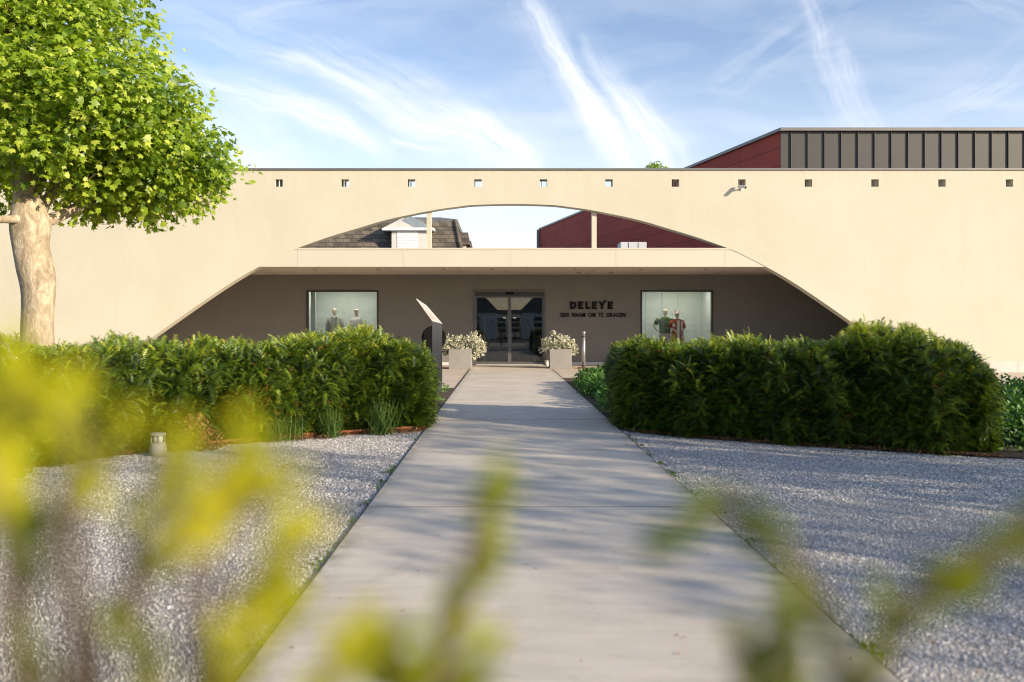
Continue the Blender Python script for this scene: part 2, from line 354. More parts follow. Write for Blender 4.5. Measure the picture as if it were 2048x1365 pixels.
def mat_bark(name, a, b, c):
    m, t, out = nodes(name); v = coords(t)
    w = noise(t, mapped(t, v, (1, 1, .5)), 7, 8, .7, .8); col = ramp(t, w, [(.3, a), (.5, b), (.68, c)])
    vo = nn(t, 'ShaderNodeTexVoronoi'); vo.inputs['Scale'].default_value = 9; t.links.new(mapped(t, v, (1, 1, .55)), vo.inputs['Vector'])
    col = mix(t, .25, col, ramp(t, vo.outputs['Distance'], [(.1, grey(.3)), (.6, grey(.7))]), 'SOFT_LIGHT')
    principled(t, out, col, .9, 0, bump(t, noise(t, mapped(t, v, (1, 1, .4)), 16, 7, .75), .9, .03), .2); return m

M = dict(
    stucco=mat_stucco(), path=mat_concrete('path_concrete', (.43, .38, .32), (.66, .59, .50)),
    joint=pm('joint_filler', (.05, .048, .045)), paving=mat_concrete('paving_concrete', (.47, .385, .31), (.60, .50, .41)),
    gravelbed=mat_gravel_bed(), soil=pm('soil', (.055, .038, .025), .95, .5, 8, 40, .8),
    ground=pm('far_ground', (.12, .13, .08), .95, .3, .4), coping=pm('coping_metal', (.16, .155, .155), .45, .1, 1, 60, .05, .3),
    fascia=pm('fascia_sheet', (.52, .488, .40), .6, .03, .6, 60, .03), soffit=pm('soffit_board', (.50, .44, .37), .8, .05, 1),
    taupe=pm('taupe_render', (.195, .188, .175), .9, .06, 1.2, 140, .3), plinth=mat_concrete('plinth_concrete', (.42, .39, .35), (.62, .58, .52), False),
    frame=pm('dark_frame', (.045, .042, .042), .4, .1, 3, 60, .03, .2), gframe=pm('grey_door_frame', (.12, .115, .115), .38, .08, 3, 60, .03, .3),
    strip=pm('pale_wall_strip', (.55, .56, .57), .5, .06), glass=mat_glass('window_glass'), dglass=mat_glass('door_glass', 1.75, (.75, .8, .82)),
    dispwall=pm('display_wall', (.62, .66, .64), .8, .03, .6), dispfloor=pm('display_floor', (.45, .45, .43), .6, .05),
    dark=pm('shop_interior', (.035, .035, .04), .7, .2), black=pm('matt_black', (.008, .008, .008), .9, .2, spec=.15), letter=pm('letter_black', (.012, .010, .010), .85, .1, spec=.15),
    steel=pm('galvanised_steel', (.42, .43, .45), .38, .35, 14, 60, .1, .85, stretch=(1, 1, .25)), mirror=pm('brushed_steel', (.30, .28, .27), .2, .3, 3, 200, .08, 1.0, stretch=(1, 1, .12)),
    planter=mat_concrete('planter_concrete', (.20, .19, .175), (.28, .27, .245), False), whitepot=pm('white_pot', (.75, .72, .68), .7, .08, 9),
    slate=mat_slate(), lead=pm('lead_flashing', (.17, .165, .16), .5, .3, 4, 30, .2, .3), trimwhite=pm('painted_trim', (.56, .55, .53), .6, .06),
    shutter=pm('roller_shutter', (.82, .82, .82), .5, .03), brick=pm('house_brick', (.25, .12, .08), .9, .3, 9), red=mat_red_panel(),
    zinc=pm('zinc_seam', (.052, .050, .047), .5, .06, .8, 40, .04, .25), zincdark=pm('zinc_fin', (.05, .048, .05), .5, .08, 1),
    acunit=pm('white_metal', (.52, .53, .56), .5, .06), camwhite=pm('camera_plastic', (.7, .7, .68), .4, .03),
    bark=mat_bark('plane_bark', (.20, .155, .10), (.36, .29, .20), (.58, .50, .37)), twig=mat_bark('twig_bark', (.05, .035, .02), (.11, .08, .05), (.18, .14, .10)),
    planeleaf=tinted('plane_leaf', [(0, (.07, .14, .01)), (.5, (.26, .37, .025)), (1, (.52, .58, .10))], .42, .45, (1.15, 1.1, .45), .5),
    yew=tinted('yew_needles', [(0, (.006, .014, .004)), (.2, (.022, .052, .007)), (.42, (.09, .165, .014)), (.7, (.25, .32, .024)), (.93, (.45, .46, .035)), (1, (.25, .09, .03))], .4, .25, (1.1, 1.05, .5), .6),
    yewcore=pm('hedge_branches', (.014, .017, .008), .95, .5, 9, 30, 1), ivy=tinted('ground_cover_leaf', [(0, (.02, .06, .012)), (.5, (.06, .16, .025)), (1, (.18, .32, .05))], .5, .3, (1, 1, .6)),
    grass=tinted('weed_green', [(0, (.03, .07, .01)), (1, (.11, .2, .03))], .6, .3), dry=tinted('dry_leaf', [(0, (.12, .04, .015)), (1, (.34, .17, .07))], .8),
    white_leaf=tinted('silver_leaf', [(0, (.07, .10, .03)), (.35, (.2, .22, .08)), (.5, (.66, .64, .52)), (1, (.88, .86, .78))], .7, .25),
    young=tinted('young_leaf', [(0, (.07, .12, .008)), (.5, (.34, .37, .010)), (1, (.62, .57, .02))], .5, .5, (1.1, 1.0, .3), .3),
    stone=tinted('gravel_stone', [(0, (.30, .28, .27)), (.3, (.52, .49, .46)), (.75, (.76, .72, .68)), (1, (.95, .90, .84))], .75, 0, extra=False),
    corten=pm('rusty_steel', (.22, .07, .025), .85, .4, 8), skin=pm('mannequin_cream', (.62, .52, .42), .45, .03), 
    bollard=pm('lamp_grey', (.33, .32, .29), .5, .08), frosted=pm('frosted_lens', (.6, .6, .55), .3, .04))
def cloth(name, c, v=.1): return pm(name, c, .9, v, 12, 90, .3)

# ------------------------------------------------------------------ ground, gravel, path, paving
def sheet(name, poly, z, mat, kind='structure'):
    m = MB(); m.add([(x, y, z) for x, y in poly], [tuple(range(len(poly)))]); o = m.build(name, mat); return tag(o, kind=kind)
XL, XR = -.977, 1.465
sheet('ground', [(-400, -400), (400, -400), (400, 500), (-400, 500)], -.06, M['ground'])
sheet('gravel_ground', [(-16, -8), (12, -8), (12, 13.9), (-16, 13.9)], -.012, M['gravelbed'])
sheet('pavement', [(-40, 13.9), (40, 13.9), (40, 34), (-40, 34)], -.012, M['paving'])
sheet('road', [(-60, -24), (60, -24), (60, -8), (-60, -8)], -.012, pm('asphalt', (.06, .06, .062), .9))
sheet('path_base', [(XL-.012, -8), (XR+.012, -8), (XR+.012, 25.6), (XL-.012, 25.6)], .0035, M['joint'])
m = MB(); ys = [-6.0, -1.5] + [5.79+2.66*k for k in range(0, 8)] + [25.55]
for a, b in zip(ys[:-1], ys[1:]): m.box(XL, XR, a+.014, b-.014, -.05, .006+random.uniform(0, .002))
tag(m.build('path', M['path'], bevel=.0012), kind='structure')
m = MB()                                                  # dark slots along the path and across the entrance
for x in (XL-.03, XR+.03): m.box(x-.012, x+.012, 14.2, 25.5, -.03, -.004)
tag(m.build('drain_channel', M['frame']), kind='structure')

# hedge front lines (world x,y)
LF = [(-.98, 10.25), (-1.6, 9.95), (-2.3, 9.55), (-3.0, 9.05), (-3.7, 8.5), (-4.5, 7.55), (-5.3, 6.3), (-6.1, 4.8)]
LB = [(-1.0, 11.9), (-1.9, 11.75), (-2.9, 11.45), (-4.1, 11.05), (-5.3, 10.5), (-6.6, 9.6), (-7.9, 8.2), (-9.0, 6.6)]
RF = [(1.52, 10.1), (2.15, 9.6), (2.85, 9.12), (3.6, 8.75), (4.3, 8.4), (4.98, 8.1)]
RB = [(1.50, 11.9), (2.5, 11.65), (3.5, 11.3), (4.6, 10.8), (5.5, 10.25), (6.0, 9.9)]
bedL = [(XL-.01, 10.2)] + [(x, y-.12) for x, y in LF[1:]] + [(-9.5, 4.7), (-14, 13.9), (-3, 16.5), (XL-.01, 16.8)]
bedR = [(XR+.01, 10.2)] + [(x, y-.1) for x, y in RF[1:]] + [(12, 5.2), (12, 13.2), (5, 17.5), (3.2, 20.3), (XR+.01, 20.0)]
sheet('planting_bed', bedL, .002, M['soil']); sheet('planting_bed', bedR, .002, M['soil'])
m = MB()
pl = [(XL-.02, 10.12)] + [(x, y-.13) for x, y in LF[1:5]]
for a, b in zip(pl[:-1], pl[1:]):
    d = Vector((b[0]-a[0], b[1]-a[1], 0)); c = Vector(((a[0]+b[0])/2, (a[1]+b[1])/2, .015)); m.obox(c, d, Vector((-d.y, d.x, 0)), (0, 0, 1), d.length/2+.003, .004, .035)
tag(m.build('edging_strip', M['corten'], loc=(pl[0][0], pl[0][1], 0)), 'thin rusty steel edging between the left hedge bed and the gravel', 'edging')

# loose gravel stones
def gravel():
    oct_v = [(1,0,0),(-1,0,0),(0,1,0),(0,-1,0),(0,0,.7),(0,0,-.7),(.6,.6,.35),(-.6,-.55,.35)]
    oct_f = [(4,0,6),(4,6,2),(4,2,1),(4,1,7),(4,7,3),(4,3,0),(6,0,2),(7,1,3)]
    n = 430000
    x = RNG.uniform(-6, 7, n); y = 2.2 + 8.6*RNG.random(n)**1.35
    k = ((x < XL-.01) | (x > XR+.01)) & (np.abs((x)/y) < .68)
    lf = np.array([(p[0], p[1]-.14) for p in LF])[::-1]; rf = np.array([(p[0], p[1]-.12) for p in RF] + [(12, 5.1)])
    yl = np.interp(x, lf[:, 0], lf[:, 1]); yr = np.interp(x, rf[:, 0], rf[:, 1])
    k &= np.where(x < 0, y < yl, y < yr)
    x, y = x[k], y[k]; n = len(x)
    s = RNG.uniform(.003, .0066, n)*np.where(y > 6, 1.25, 1)
    pos = np.stack([x, y, -.012 + s*.45], 1)
    a = RNG.uniform(0, 6.28, n); up = np.stack([RNG.normal(0, .35, n), RNG.normal(0, .35, n), np.ones(n)], 1)
    rot = frames(np.stack([np.cos(a), np.sin(a), np.zeros(n)], 1), up)
    sc = np.stack([s*RNG.uniform(.8, 1.5, n), s, s*RNG.uniform(.6, 1, n)], 1)
    o = scatter('gravel', M['stone'], oct_v, oct_f, [0]*8, pos, rot, sc, RNG.random(n)**1.1)
    tag(o, 'loose grey and white gravel stones on both sides of the path', 'gravel', kind='stuff')
gravel()

# ------------------------------------------------------------------ shop building
YF, TH, YB = 22.6, .36, 26.7
S = YF/FPX; SB = YB/FPX
def fx(px): return (px-VX)*S
def fz(py): return HC+(VY-py)*S
def bx_(px): return (px-VX)*SB
def bz(py): return HC+(VY-py)*SB
WT = fz(341)
shop = thing('shop_building', 'long cream rendered shop front with a wide flat arch over a recessed entrance', 'building', (0, YF, 0))
ARC = [(0,408.5),(75,410.3),(110,414),(162,421.5),(249,439.5),(308,456.5),(366,474),(423,494),(455,507.5),(505,533),(553,560),(614,600),(701,661),(755,700),(822,752)]
def arc_dense():
    # Catmull-Rom through the measured half arch
    p = [(-75, 410.3)] + ARC + [(890, 806)]; out = []
    for i in range(1, len(p)-2):
        for k in range(4):
            t = k/4; q = []
            for c in (0, 1):
                a, b, d, e = p[i-1][c], p[i][c], p[i+1][c], p[i+2][c]
                q.append(.5*((2*b)+(-a+d)*t+(2*a-5*b+4*d-e)*t*t+(-a+3*b-3*d+e)*t**3))
            out.append(tuple(q))
    out.append(ARC[-1]); return out
AD = arc_dense(); AX = 1025
half = [(w*S, fz(y)) for w, y in AD]; half[-1] = (half[-1][0], -.05)
acx = fx(AX)
def arch_z(x):
    d = abs(x-acx)
    if d >= half[-1][0]: return None
    for (a, za), (b, zb) in zip(half[:-1], half[1:]):
        if a <= d <= b: return za+(zb-za)*(d-a)/(b-a) if b > a else za
hx = [fx(v) for v in (-105, 27, 160, 293, 425, 558, 690, 823, 956, 1087, 1218, 1351, 1484, 1617, 1750, 1884, 2019, 2153, 2287)]
HZ0, HZ1 = fz(374), fz(359); HW = .105
m = MB(); X0, X1 = -26, 28
xs = sorted({X0, X1, *[acx-w for w, _ in half], *[acx+w for w, _ in half], *[h-HW for h in hx], *[h+HW for h in hx]})
for a, b in zip(xs[:-1], xs[1:]):
    if b-a < 1e-6: continue
    c = (a+b)/2; inside = abs(c-acx) < half[-1][0]
    za = (arch_z(a) if abs(a-acx) < half[-1][0] else half[-1][1]) if inside else -.05
    zb = (arch_z(b) if abs(b-acx) < half[-1][0] else half[-1][1]) if inside else -.05
    hole = any(abs(c-h) < HW for h in hx)
    bands = [((za, zb), (HZ0, HZ0)), ((HZ0, HZ0), (HZ1, HZ1)), ((HZ1, HZ1), (WT, WT))]
    for i, (lo, hi) in enumerate(bands):
        if hole and i == 1: continue
        for y in (YF, YF+TH): m.add([(a, y, lo[0]), (b, y, lo[1]), (b, y, hi[1]), (a, y, hi[0])], [(0, 1, 2, 3)])
    m.add([(a, YF, za), (b, YF, zb), (b, YF+TH, zb), (a, YF+TH, za)], [(0, 1, 2, 3)])
    m.add([(a, YF, WT), (b, YF, WT), (b, YF+TH, WT), (a, YF+TH, WT)], [(0, 1, 2, 3)])
    if hole:
        for z in (HZ0, HZ1): m.add([(a, YF, z), (b, YF, z), (b, YF+TH, z), (a, YF+TH, z)], [(0, 1, 2, 3)])
        for x in (a, b): m.add([(x, YF, HZ0), (x, YF+TH, HZ0), (x, YF+TH, HZ1), (x, YF, HZ1)], [(0, 1, 2, 3)])
me = bpy.data.meshes.new('arch_wall'); me.from_pydata([(x, y-YF, z) for x, y, z in m.v], [], m.f)
bm = bmesh.new(); bm.from_mesh(me); bmesh.ops.remove_doubles(bm, verts=bm.verts, dist=1e-4); bmesh.ops.recalc_face_normals(bm, faces=bm.faces); bm.to_mesh(me); bm.free()
me.materials.append(M['stucco']); aw = bpy.data.objects.new('arch_wall', me); COL.objects.link(aw); aw.parent = shop
m = MB(); k = X0                                           # coping in lengths with a hairline joint
while k < X1:
    m.box(k+.002, min(k+3.0, X1)-.002, YF-.04, YF+TH+.04, WT+.002, WT+.055); k += 3.0
m.build('coping', M['coping'], shop, bevel=.004)
e = half[-1][0]
for a, b in ((X0, acx-e-.25), (acx+e+.25, X1)):
    m = MB(); q = a
    while q < b: m.box(q+.003, min(q+2.4, b)-.003, YF-.03, YF-.002, -.04, fz(723)); q += 2.4
    m.build('plinth', M['plinth'], shop, bevel=.004)
# canopy
can = MB().box(-13, 14, YF+.07, YB, fz(533)+.02, fz(500)-.06).build('canopy', M['soffit'], shop)
m = MB(); cut = [fx(v) for v in (440, 595, 806, 1020, 1232, 1450, 1610)]
for a, b in zip(cut[:-1], cut[1:]): m.box(a+.0025, b-.0025, YF+.012, YF+.066, fz(534), fz(500.5))
m.build('fascia', M['fascia'], can, bevel=.002)
m = MB().box(fx(560), fx(1490), YF+.004, YF+.13, fz(500)+.001, fz(496.3)); m.build('capping', M['fascia'], can, bevel=.003)
m = MB(); sofz = fz(533)+.02                              # shadow gaps between the soffit boards
for i in range(-8, 9): m.box(acx-1.6+i*2.05-.006, acx-1.6+i*2.05+.006, YF+.07, YB-.01, sofz-.003, sofz+.005)
m.build('soffit_joint', M['frame'], can)
for px in (630, 757, 887, 984, 1150, 1282, 1411):
    x = (px-VX)/FPX*24.0
    mm = MB(); mm.tube([(x, 24.0, sofz-.012), (x, 24.0, sofz+.003)], .055, 14); mm.build('downlight', M['frame'], can)
for px in (1158, 1222): 
    x = (px-VX)/FPX*25.4; mm = MB(); mm.tube([(x, 25.4, sofz-.012), (x, 25.4, sofz+.003)], .055, 14); mm.build('downlight', M['frame'], can)
for px in (857, 1189.5):
    x = fx(px); zt = arch_z(x)
    MB().box(x-.068, x+.068, YF+.14, YF+.29, fz(500)-.05, zt+.03).build('post', M['fascia'], shop, bevel=.004)
# back wall with openings
WZ = bz(581); DZ = bz(580)
WL = (bx_(613), bx_(757)); WR = (bx_(1281), bx_(1426)); DR = (bx_(946), bx_(1092))
m = MB(); rect_wall(m, -11.4, 11.95, -.05, sofz-.001, YB, YB+.25, [(WL[0], WL[1], .12, WZ), (WR[0], WR[1], .12, WZ), (DR[0], DR[1], -.05, DZ)])
m.box(-11.42, -11.2, YF+TH+.001, YB-.001, -.05, sofz-.001); m.box(11.75, 11.97, YF+TH+.001, YB-.001, -.05, sofz-.001)
m.build('recess_wall', M['taupe'], shop)
m = MB(); m.box(-11.19, DR[0]-.05, YB-.02, YB-.001, -.01, .085); m.box(DR[1]+.05, 11.74, YB-.02, YB-.001, -.01, .085); m.build('base_strip', M['strip'], shop)
m = MB(); m.box(-26, 28, YB+3.2, YB+3.4, -.05, 3.3); m.box(-26, 28, YF+TH+.002, 31, 3.31, 3.38)
m.build('flat_roof', M['lead'], shop)
# display windows
def window(x0, x1, strip_left):
    fr = MB(); w = .055
    for a in ((x0, x0+w, .12, WZ), (x1-w, x1, .12, WZ), (x0+w, x1-w, WZ-w, WZ), (x0+w, x1-w, .12, .12+w)): fr.box(a[0], a[1], YB-.03, YB+.12, a[2], a[3])
    f = fr.build('window', M['frame'], shop, bevel=.004)
    MB().box(x0+w, x1-w, YB+.03, YB+.042, .12+w, WZ-w).build('pane', M['glass'], f)
    b = MB(); d = YB+1.55
    b.box(x0-.06, x0-.002, YB+.26, d, .05, WZ+.05); b.box(x1+.002, x1+.06, YB+.26, d, .05, WZ+.05)
    b.box(x0-.06, x1+.06, d+.001, d+.06, .05, WZ+.05)
    b.build('display_wall', M['dispwall'], f)
    MB().box(x0-.06, x1+.06, YB+.26, d, .0, .05).build('display_floor', M['dispfloor'], f)
    MB().box(x0-.06, x1+.06, YB+.26, d, WZ+.051, WZ+.1).build('display_ceiling', M['dispwall'], f)
    pn = MB()
    if strip_left: pn.box(x0+w+.02, x0+w+.17, YB+.3, YB+.34, .05, WZ-.0)
    else:
        for px in (1293, 1326, 1358): pn.box((px-VX)*SB*1.05, (px-VX)*SB*1.05+.012, d-.03, d, .05, WZ)
    pn.build('panel', M['dispwall'], f)
    lm = MB().box(x0+.3, x1-.3, YB+.45, YB+.6, WZ+.02, WZ+.045).build('display_lamp', mat_plain_glow('lamp_glow', (1, .95, .84), 12.0), f)
window(*WL, True); window(*WR, False)
# entrance: automatic double glass door
fr = MB(); w = .07; x0, x1 = DR
for a in ((x0, x0+w, 0, DZ), (x1-w, x1, 0, DZ), (x0+w, x1-w, DZ-.07, DZ)): fr.box(a[0], a[1], YB-.02, YB+.14, a[2], a[3])
door = fr.build('entrance_frame', M['gframe'], shop, bevel=.004)
MB().box(x0+w, x1-w, YB+.0, YB+.13, DZ-.21, DZ-.071).build('door_operator', M['frame'], door, bevel=.004)
MB().box(x0+.1, x1-.1, YB-.16, YB+.12, -.005, .012).build('threshold', M['strip'], door)
mm = MB(); mm.box((x0+x1)/2-.14, (x0+x1)/2+.14, YB-.07, YB-.005, DZ-.15, DZ-.09); mm.build('motion_sensor', M['black'], door, bevel=.01)
xm = (x0+x1)/2
for a, b in ((x0+w, xm-.002), (xm+.002, x1-w)):
    df = MB(); q = .055
    for c in ((a, a+q, .015, DZ-.212), (b-q, b, .015, DZ-.212), (a+q, b-q, DZ-.212-.05, DZ-.212), (a+q, b-q, .015, .1)): df.box(c[0], c[1], YB+.03, YB+.075, c[2], c[3])
    dl = df.build('door', M['gframe'], shop, bevel=.003)
    MB().box(a+q, b-q, YB+.048, YB+.058, .1, DZ-.262).build('pane', M['dglass'], dl)
    s = 1 if a > xm-.1 else -1
    MB().box(xm+s*.17-.05, xm+s*.17+.05, YB+.040, YB+.047, bz(637.5), bz(634.5)).build('sticker', M['camwhite'], dl)
# dark lobby behind the door, with pale fixtures
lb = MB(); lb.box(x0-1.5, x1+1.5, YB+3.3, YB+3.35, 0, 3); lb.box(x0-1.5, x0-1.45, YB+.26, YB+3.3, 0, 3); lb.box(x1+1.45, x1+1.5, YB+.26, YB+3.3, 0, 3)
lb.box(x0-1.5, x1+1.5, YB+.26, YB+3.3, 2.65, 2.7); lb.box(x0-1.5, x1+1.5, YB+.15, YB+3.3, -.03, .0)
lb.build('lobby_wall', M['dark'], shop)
ct = thing('clothes_rail', 'chrome clothes rail behind the glass entrance doors', 'clothes rail', ((x0+x1)/2, YB+1.6, 0))
mm = MB()
for x in (bx_(970)*1.06, bx_(1068)*1.06): mm.tube([(x, YB+1.6, .02), (x, YB+1.6, 1.6)], .018, 8); mm.box(x-.06, x+.06, YB+1.45, YB+1.75, .0, .22)
mm.tube([(bx_(965)*1.06, YB+1.6, 1.6), (bx_(1085)*1.06, YB+1.6, 1.6)], .016, 8)
mm.build('rail_frame', M['strip'], ct)
gm = [cloth('dark_garment', (.05, .05, .07)), cloth('white_garment', (.5, .5, .5)), cloth('brown_garment', (.16, .09, .05))]
for i in range(9):
    x = bx_(985)*1.06 + i*.155; mm = MB(); mm.prism([(x-.05, 1.5), (x+.05, 1.5), (x+.07, 1.3), (x+.08, .75), (x-.08, .72), (x-.07, 1.3)], YB+1.42, YB+1.78); mm.build('garment', gm[(0, 2, 0, 0, 1, 0, 2, 0, 0)[i]], ct, bevel=.02)

# lettering on the wall
def text_mesh(s, size, bold, depth, mat, parent, x0, x1, z0, z1, y, name):
    cu = bpy.data.curves.new('lettering', 'FONT'); cu.body = s; cu.size = 1; cu.extrude = .04; cu.offset = bold; cu.space_character = size; cu.space_word = 1.7
    o = bpy.data.objects.new('tmp', cu); COL.objects.link(o); dg = bpy.context.evaluated_depsgraph_get(); dg.update()
    me = bpy.data.meshes.new_from_object(o.evaluated_get(dg)); bpy.data.objects.remove(o)
    v = np.array([p.co[:] for p in me.vertices]); lo, hi = v.min(0), v.max(0)
    out = np.stack([x0+(v[:, 0]-lo[0])/(hi[0]-lo[0])*(x1-x0), y-(v[:, 2]-lo[2])/(hi[2]-lo[2])*depth, z0+(v[:, 1]-lo[1])/(hi[1]-lo[1])*(z1-z0)], 1) - np.array(wpos(parent))
    me.vertices.foreach_set('co', out.ravel()); me.materials.clear(); me.materials.append(mat); me.update()
    q = bpy.data.objects.new(name, me); COL.objects.link(q); q.parent = parent; return q
sg = thing('shop_sign', 'black raised letters on the taupe wall right of the glass door', 'sign', (bx_(1186), YB, bz(636)))
def letters(rows, cell, x0, z0, h, y, depth):
    pass
def deleye():
    """heavy geometric capitals as flat solid shapes"""
    m = MB(); z0, z1 = bz(618.6), bz(603.8); H = z1-z0; T = H*.27; y0, y1 = YB-.045, YB-.004
    def E(x0, x1):
        m.prism([(x0, z0), (x1, z0), (x1, z0+T*.92), (x0+T, z0+T*.92), (x0+T, z0+H/2-T*.42), (x1-.02, z0+H/2-T*.42), (x1-.02, z0+H/2+T*.42), (x0+T, z0+H/2+T*.42), (x0+T, z1-T*.92), (x1, z1-T*.92), (x1, z1), (x0, z1)], y0, y1)
    def Lt(x0, x1): m.prism([(x0, z0), (x1, z0), (x1, z0+T*.92), (x0+T, z0+T*.92), (x0+T, z1), (x0, z1)], y0, y1)
    def D(x0, x1):
        w = x1-x0; n = 12; o = [(x0+w*.42+w*.58*math.cos(a), z0+H/2+H/2*math.sin(a)) for a in np.linspace(-math.pi/2, math.pi/2, n)]
        i = [(x0+w*.42+(w*.58-T)*math.cos(a), z0+H/2+(H/2-T*.92)*math.sin(a)) for a in np.linspace(-math.pi/2, math.pi/2, n)]
        for k in range(n-1): m.prism([o[k], o[k+1], i[k+1], i[k]], y0, y1)
        m.prism([(x0, z0), (x0+w*.42, z0), (x0+w*.42, z0+T*.92), (x0+T, z0+T*.92), (x0+T, z1-T*.92), (x0+w*.42, z1-T*.92), (x0+w*.42, z1), (x0, z1)], y0, y1)
    def Y(x0, x1):
        c = (x0+x1)/2; zm = z0+H*.46; t = T*.55
        m.prism([(c-t, z0), (c+t, z0), (c+t, zm), (x1-.02, z1-H*.12), (x1-.02-T*.9, z1-H*.05), (c, zm+H*.17), (x0+T*1.15, z1), (x0, z1), (c-t, zm)], y0, y1)
        b = [(x1-.015+H*.15*math.cos(a), z1+H*.05+H*.15*math.sin(a)) for a in np.linspace(0, 2*math.pi, 18, endpoint=False)]; m.prism(b, y0-.004, y1)
    X = bx_; D(X(1140), X(1152.6)); E(X(1156.3), X(1166.6)); Lt(X(1171), X(1180.6)); E(X(1184), X(1194)); Y(X(1197), X(1211)); E(X(1215.5), X(1225.8))
    return m.build('lettering', M['letter'], sg)
deleye()
text_mesh('EEN NAAM OM TE DRAGEN', 1.12, .012, .03, M['letter'], sg, bx_(1121.5), bx_(1251), bz(634.6), bz(626), YB-.004, 'tagline')
# CCTV camera
p = P(1484, 377, YF-.12)
cc = thing('security_camera', 'small white bullet security camera under a square hole in the cream wall', 'camera', (p.x, YF, p.z))
MB().tube([(p.x+.02, YF-.002, p.z), (p.x+.02, YF-.03, p.z)], .045, 14).build('mount', M['camwhite'], cc)
MB().tube([(p.x+.02, YF-.03, p.z), (p.x, YF-.09, p.z+.015), (p.x-.01, YF-.15, p.z+.02)], .018, 10, noise=0).build('arm', M['camwhite'], cc, True)
b_ = MB(); b_.tube([(p.x-.09, YF-.08, p.z+.06), (p.x+.05, YF-.27, p.z+.0)], .042, 16); b_.build('body', M['camwhite'], cc, bevel=.006)
MB().tube([(p.x+.051, YF-.271, p.z-.001), (p.x+.06, YF-.283, p.z-.005)], .034, 16).build('lens', M['black'], cc)
x = bx_(820.5); z = bz(692.5)
MB().box(x-.05, x+.05, YB-.05, YB-.001, z-.06, z+.06).build('wall_socket', M['camwhite'], loc=(x, YB, z-.06), bevel=.008)
tag(bpy.context.scene.objects['wall_socket'], 'small white socket box low on the taupe wall left of the black disc', 'socket')
# roof unit
yA = 29.0; x0, x1 = (1237-VX)/FPX*yA, (1293-VX)/FPX*yA; zt = HC+(VY-484.5)/FPX*yA
ac = thing('roof_unit', 'pale metal ventilation unit on the flat roof in front of the red wall', 'ventilation unit', ((x0+x1)/2, yA, 3.38))
MB().box(x0+.08, x1, yA, yA+.8, 3.46, zt).build('casing', M['acunit'], ac, bevel=.01)
MB().box(x0+.1, x1-.02, yA+.05, yA+.75, 3.38, 3.46).build('base', M['frame'], ac)
mm = MB(); mm.box(x0+.36, x0+.372, yA-.012, yA-.001, 3.5, zt-.02); mm.box(x1-.3, x1-.29, yA-.012, yA-.001, 3.5, zt-.02); mm.build('seam', M['frame'], ac)

# ------------------------------------------------------------------ planters, bollards, totem
def blob_points(n, ells, inner=.55):
    """points filling the outer part of a union of ellipsoids, with outward directions"""
    w = np.array([e[1][0]*e[1][1]*e[1][2] for e in ells])**.7; w /= w.sum(); k = RNG.choice(len(ells), n, p=w)
    c = np.array([e[0] for e in ells])[k]; r = np.array([e[1] for e in ells])[k]; d = rdir(n)
    rad = inner+(1-inner)*RNG.random(n)**.5; return c+d*r*rad[:, None], d, k
def planter(px0, px1, label, ells_px, name='planter'):
    Y = 24.2; s = Y/FPX; a, b = (px0-VX)*s, (px1-VX)*s; w = b-a; cx = (a+b)/2
    r = thing(name, label, 'planter', (cx, Y+w/2, -.012), 'planters beside the entrance'); zt = .59; t = .05
    mm = MB(); mm.box(a, b, Y, Y+t, -.012, zt); mm.box(a, b, Y+w-t, Y+w, -.012, zt); mm.box(a, a+t, Y+t+.0005, Y+w-t-.0005, -.012, zt-.0005); mm.box(b-t, b, Y+t+.0005, Y+w-t-.0005, -.012, zt-.0005)
    mm.build('box', M['planter'], r, bevel=.006)
    MB().box(a+t+.001, b-t-.001, Y+t+.001, Y+w-t-.001, -.0, zt-.05).build('soil', M['soil'], r)
    return r, Y, s, cx, w, zt
def shrub(label, ells, base, n, group=None):
    r = thing('flowering_shrub', label, 'shrub', base, group); st = MB()
    for i in range(26):
        c, e = random.choice(ells); q = Vector(c)+Vector((random.uniform(-.6, .6)*e[0], random.uniform(-.6, .6)*e[1], random.uniform(-.5, .8)*e[2])); b0 = Vector(base)+Vector((random.uniform(-.08, .08), random.uniform(-.08, .08), -.02))
        st.tube([b0, b0.lerp(q, .5)+Vector((0, 0, .06)), q], [.010, .007, .003], 5)
    st.build('stem', M['twig'], r)
    tv = [(0, 0, 0), (-.32, .5, .06), (0, 1, 0), (.32, .5, .06)]; tf = [(0, 3, 2), (0, 2, 1)]
    ns = n//30; p1, d1, k = blob_points(ns, ells, .9); c_ = np.array([e[0] for e in ells])[k]; p1 = c_+(p1-c_)*RNG.uniform(.8, 1.28, (ns, 1)); p1[:, 2] += .0
    u = RNG.random((ns, 30, 1))**.7; pos = (c_[:, None]+(p1-c_)[:, None]*(.35+.65*u)+RNG.normal(0, .018, (ns, 30, 3))).reshape(-1, 3); d = np.repeat(d1, 30, 0); n = len(pos)
    dirs = d*.8+rdir(n)*.7+np.array([0, 0, .3])
    scatter('foliage', M['white_leaf'], tv, tf, [-.1, 0, .1, 0], pos, frames(dirs, rdir(n)), RNG.uniform(.03, .055, n), np.where(RNG.random(n) < .62, RNG.uniform(.5, 1, n), RNG.uniform(0, .4, n)), r)
r, Y, s, cx, w, zt = planter(897.5, 943, 'square concrete planter left of the glass entrance, in front of the door corner', None)
yc = Y+w/2; E_ = lambda px, py, rx, rz: (((px-VX)*yc/FPX, yc, HC-(py-VY)*yc/FPX), (rx, rx*.9, rz))
shrub('white silvery shrub spilling left over the planter beside the black disc', [E_(900, 690, .28, .24), E_(922, 697, .33, .3), E_(925, 686, .22, .2), E_(946, 686, .24, .26), E_(958, 697, .22, .28), E_(944, 706, .25, .2), E_(890, 702, .15, .16), E_(948, 676, .12, .16)], (cx, yc, zt-.05), 12000, 'white shrubs in planters')
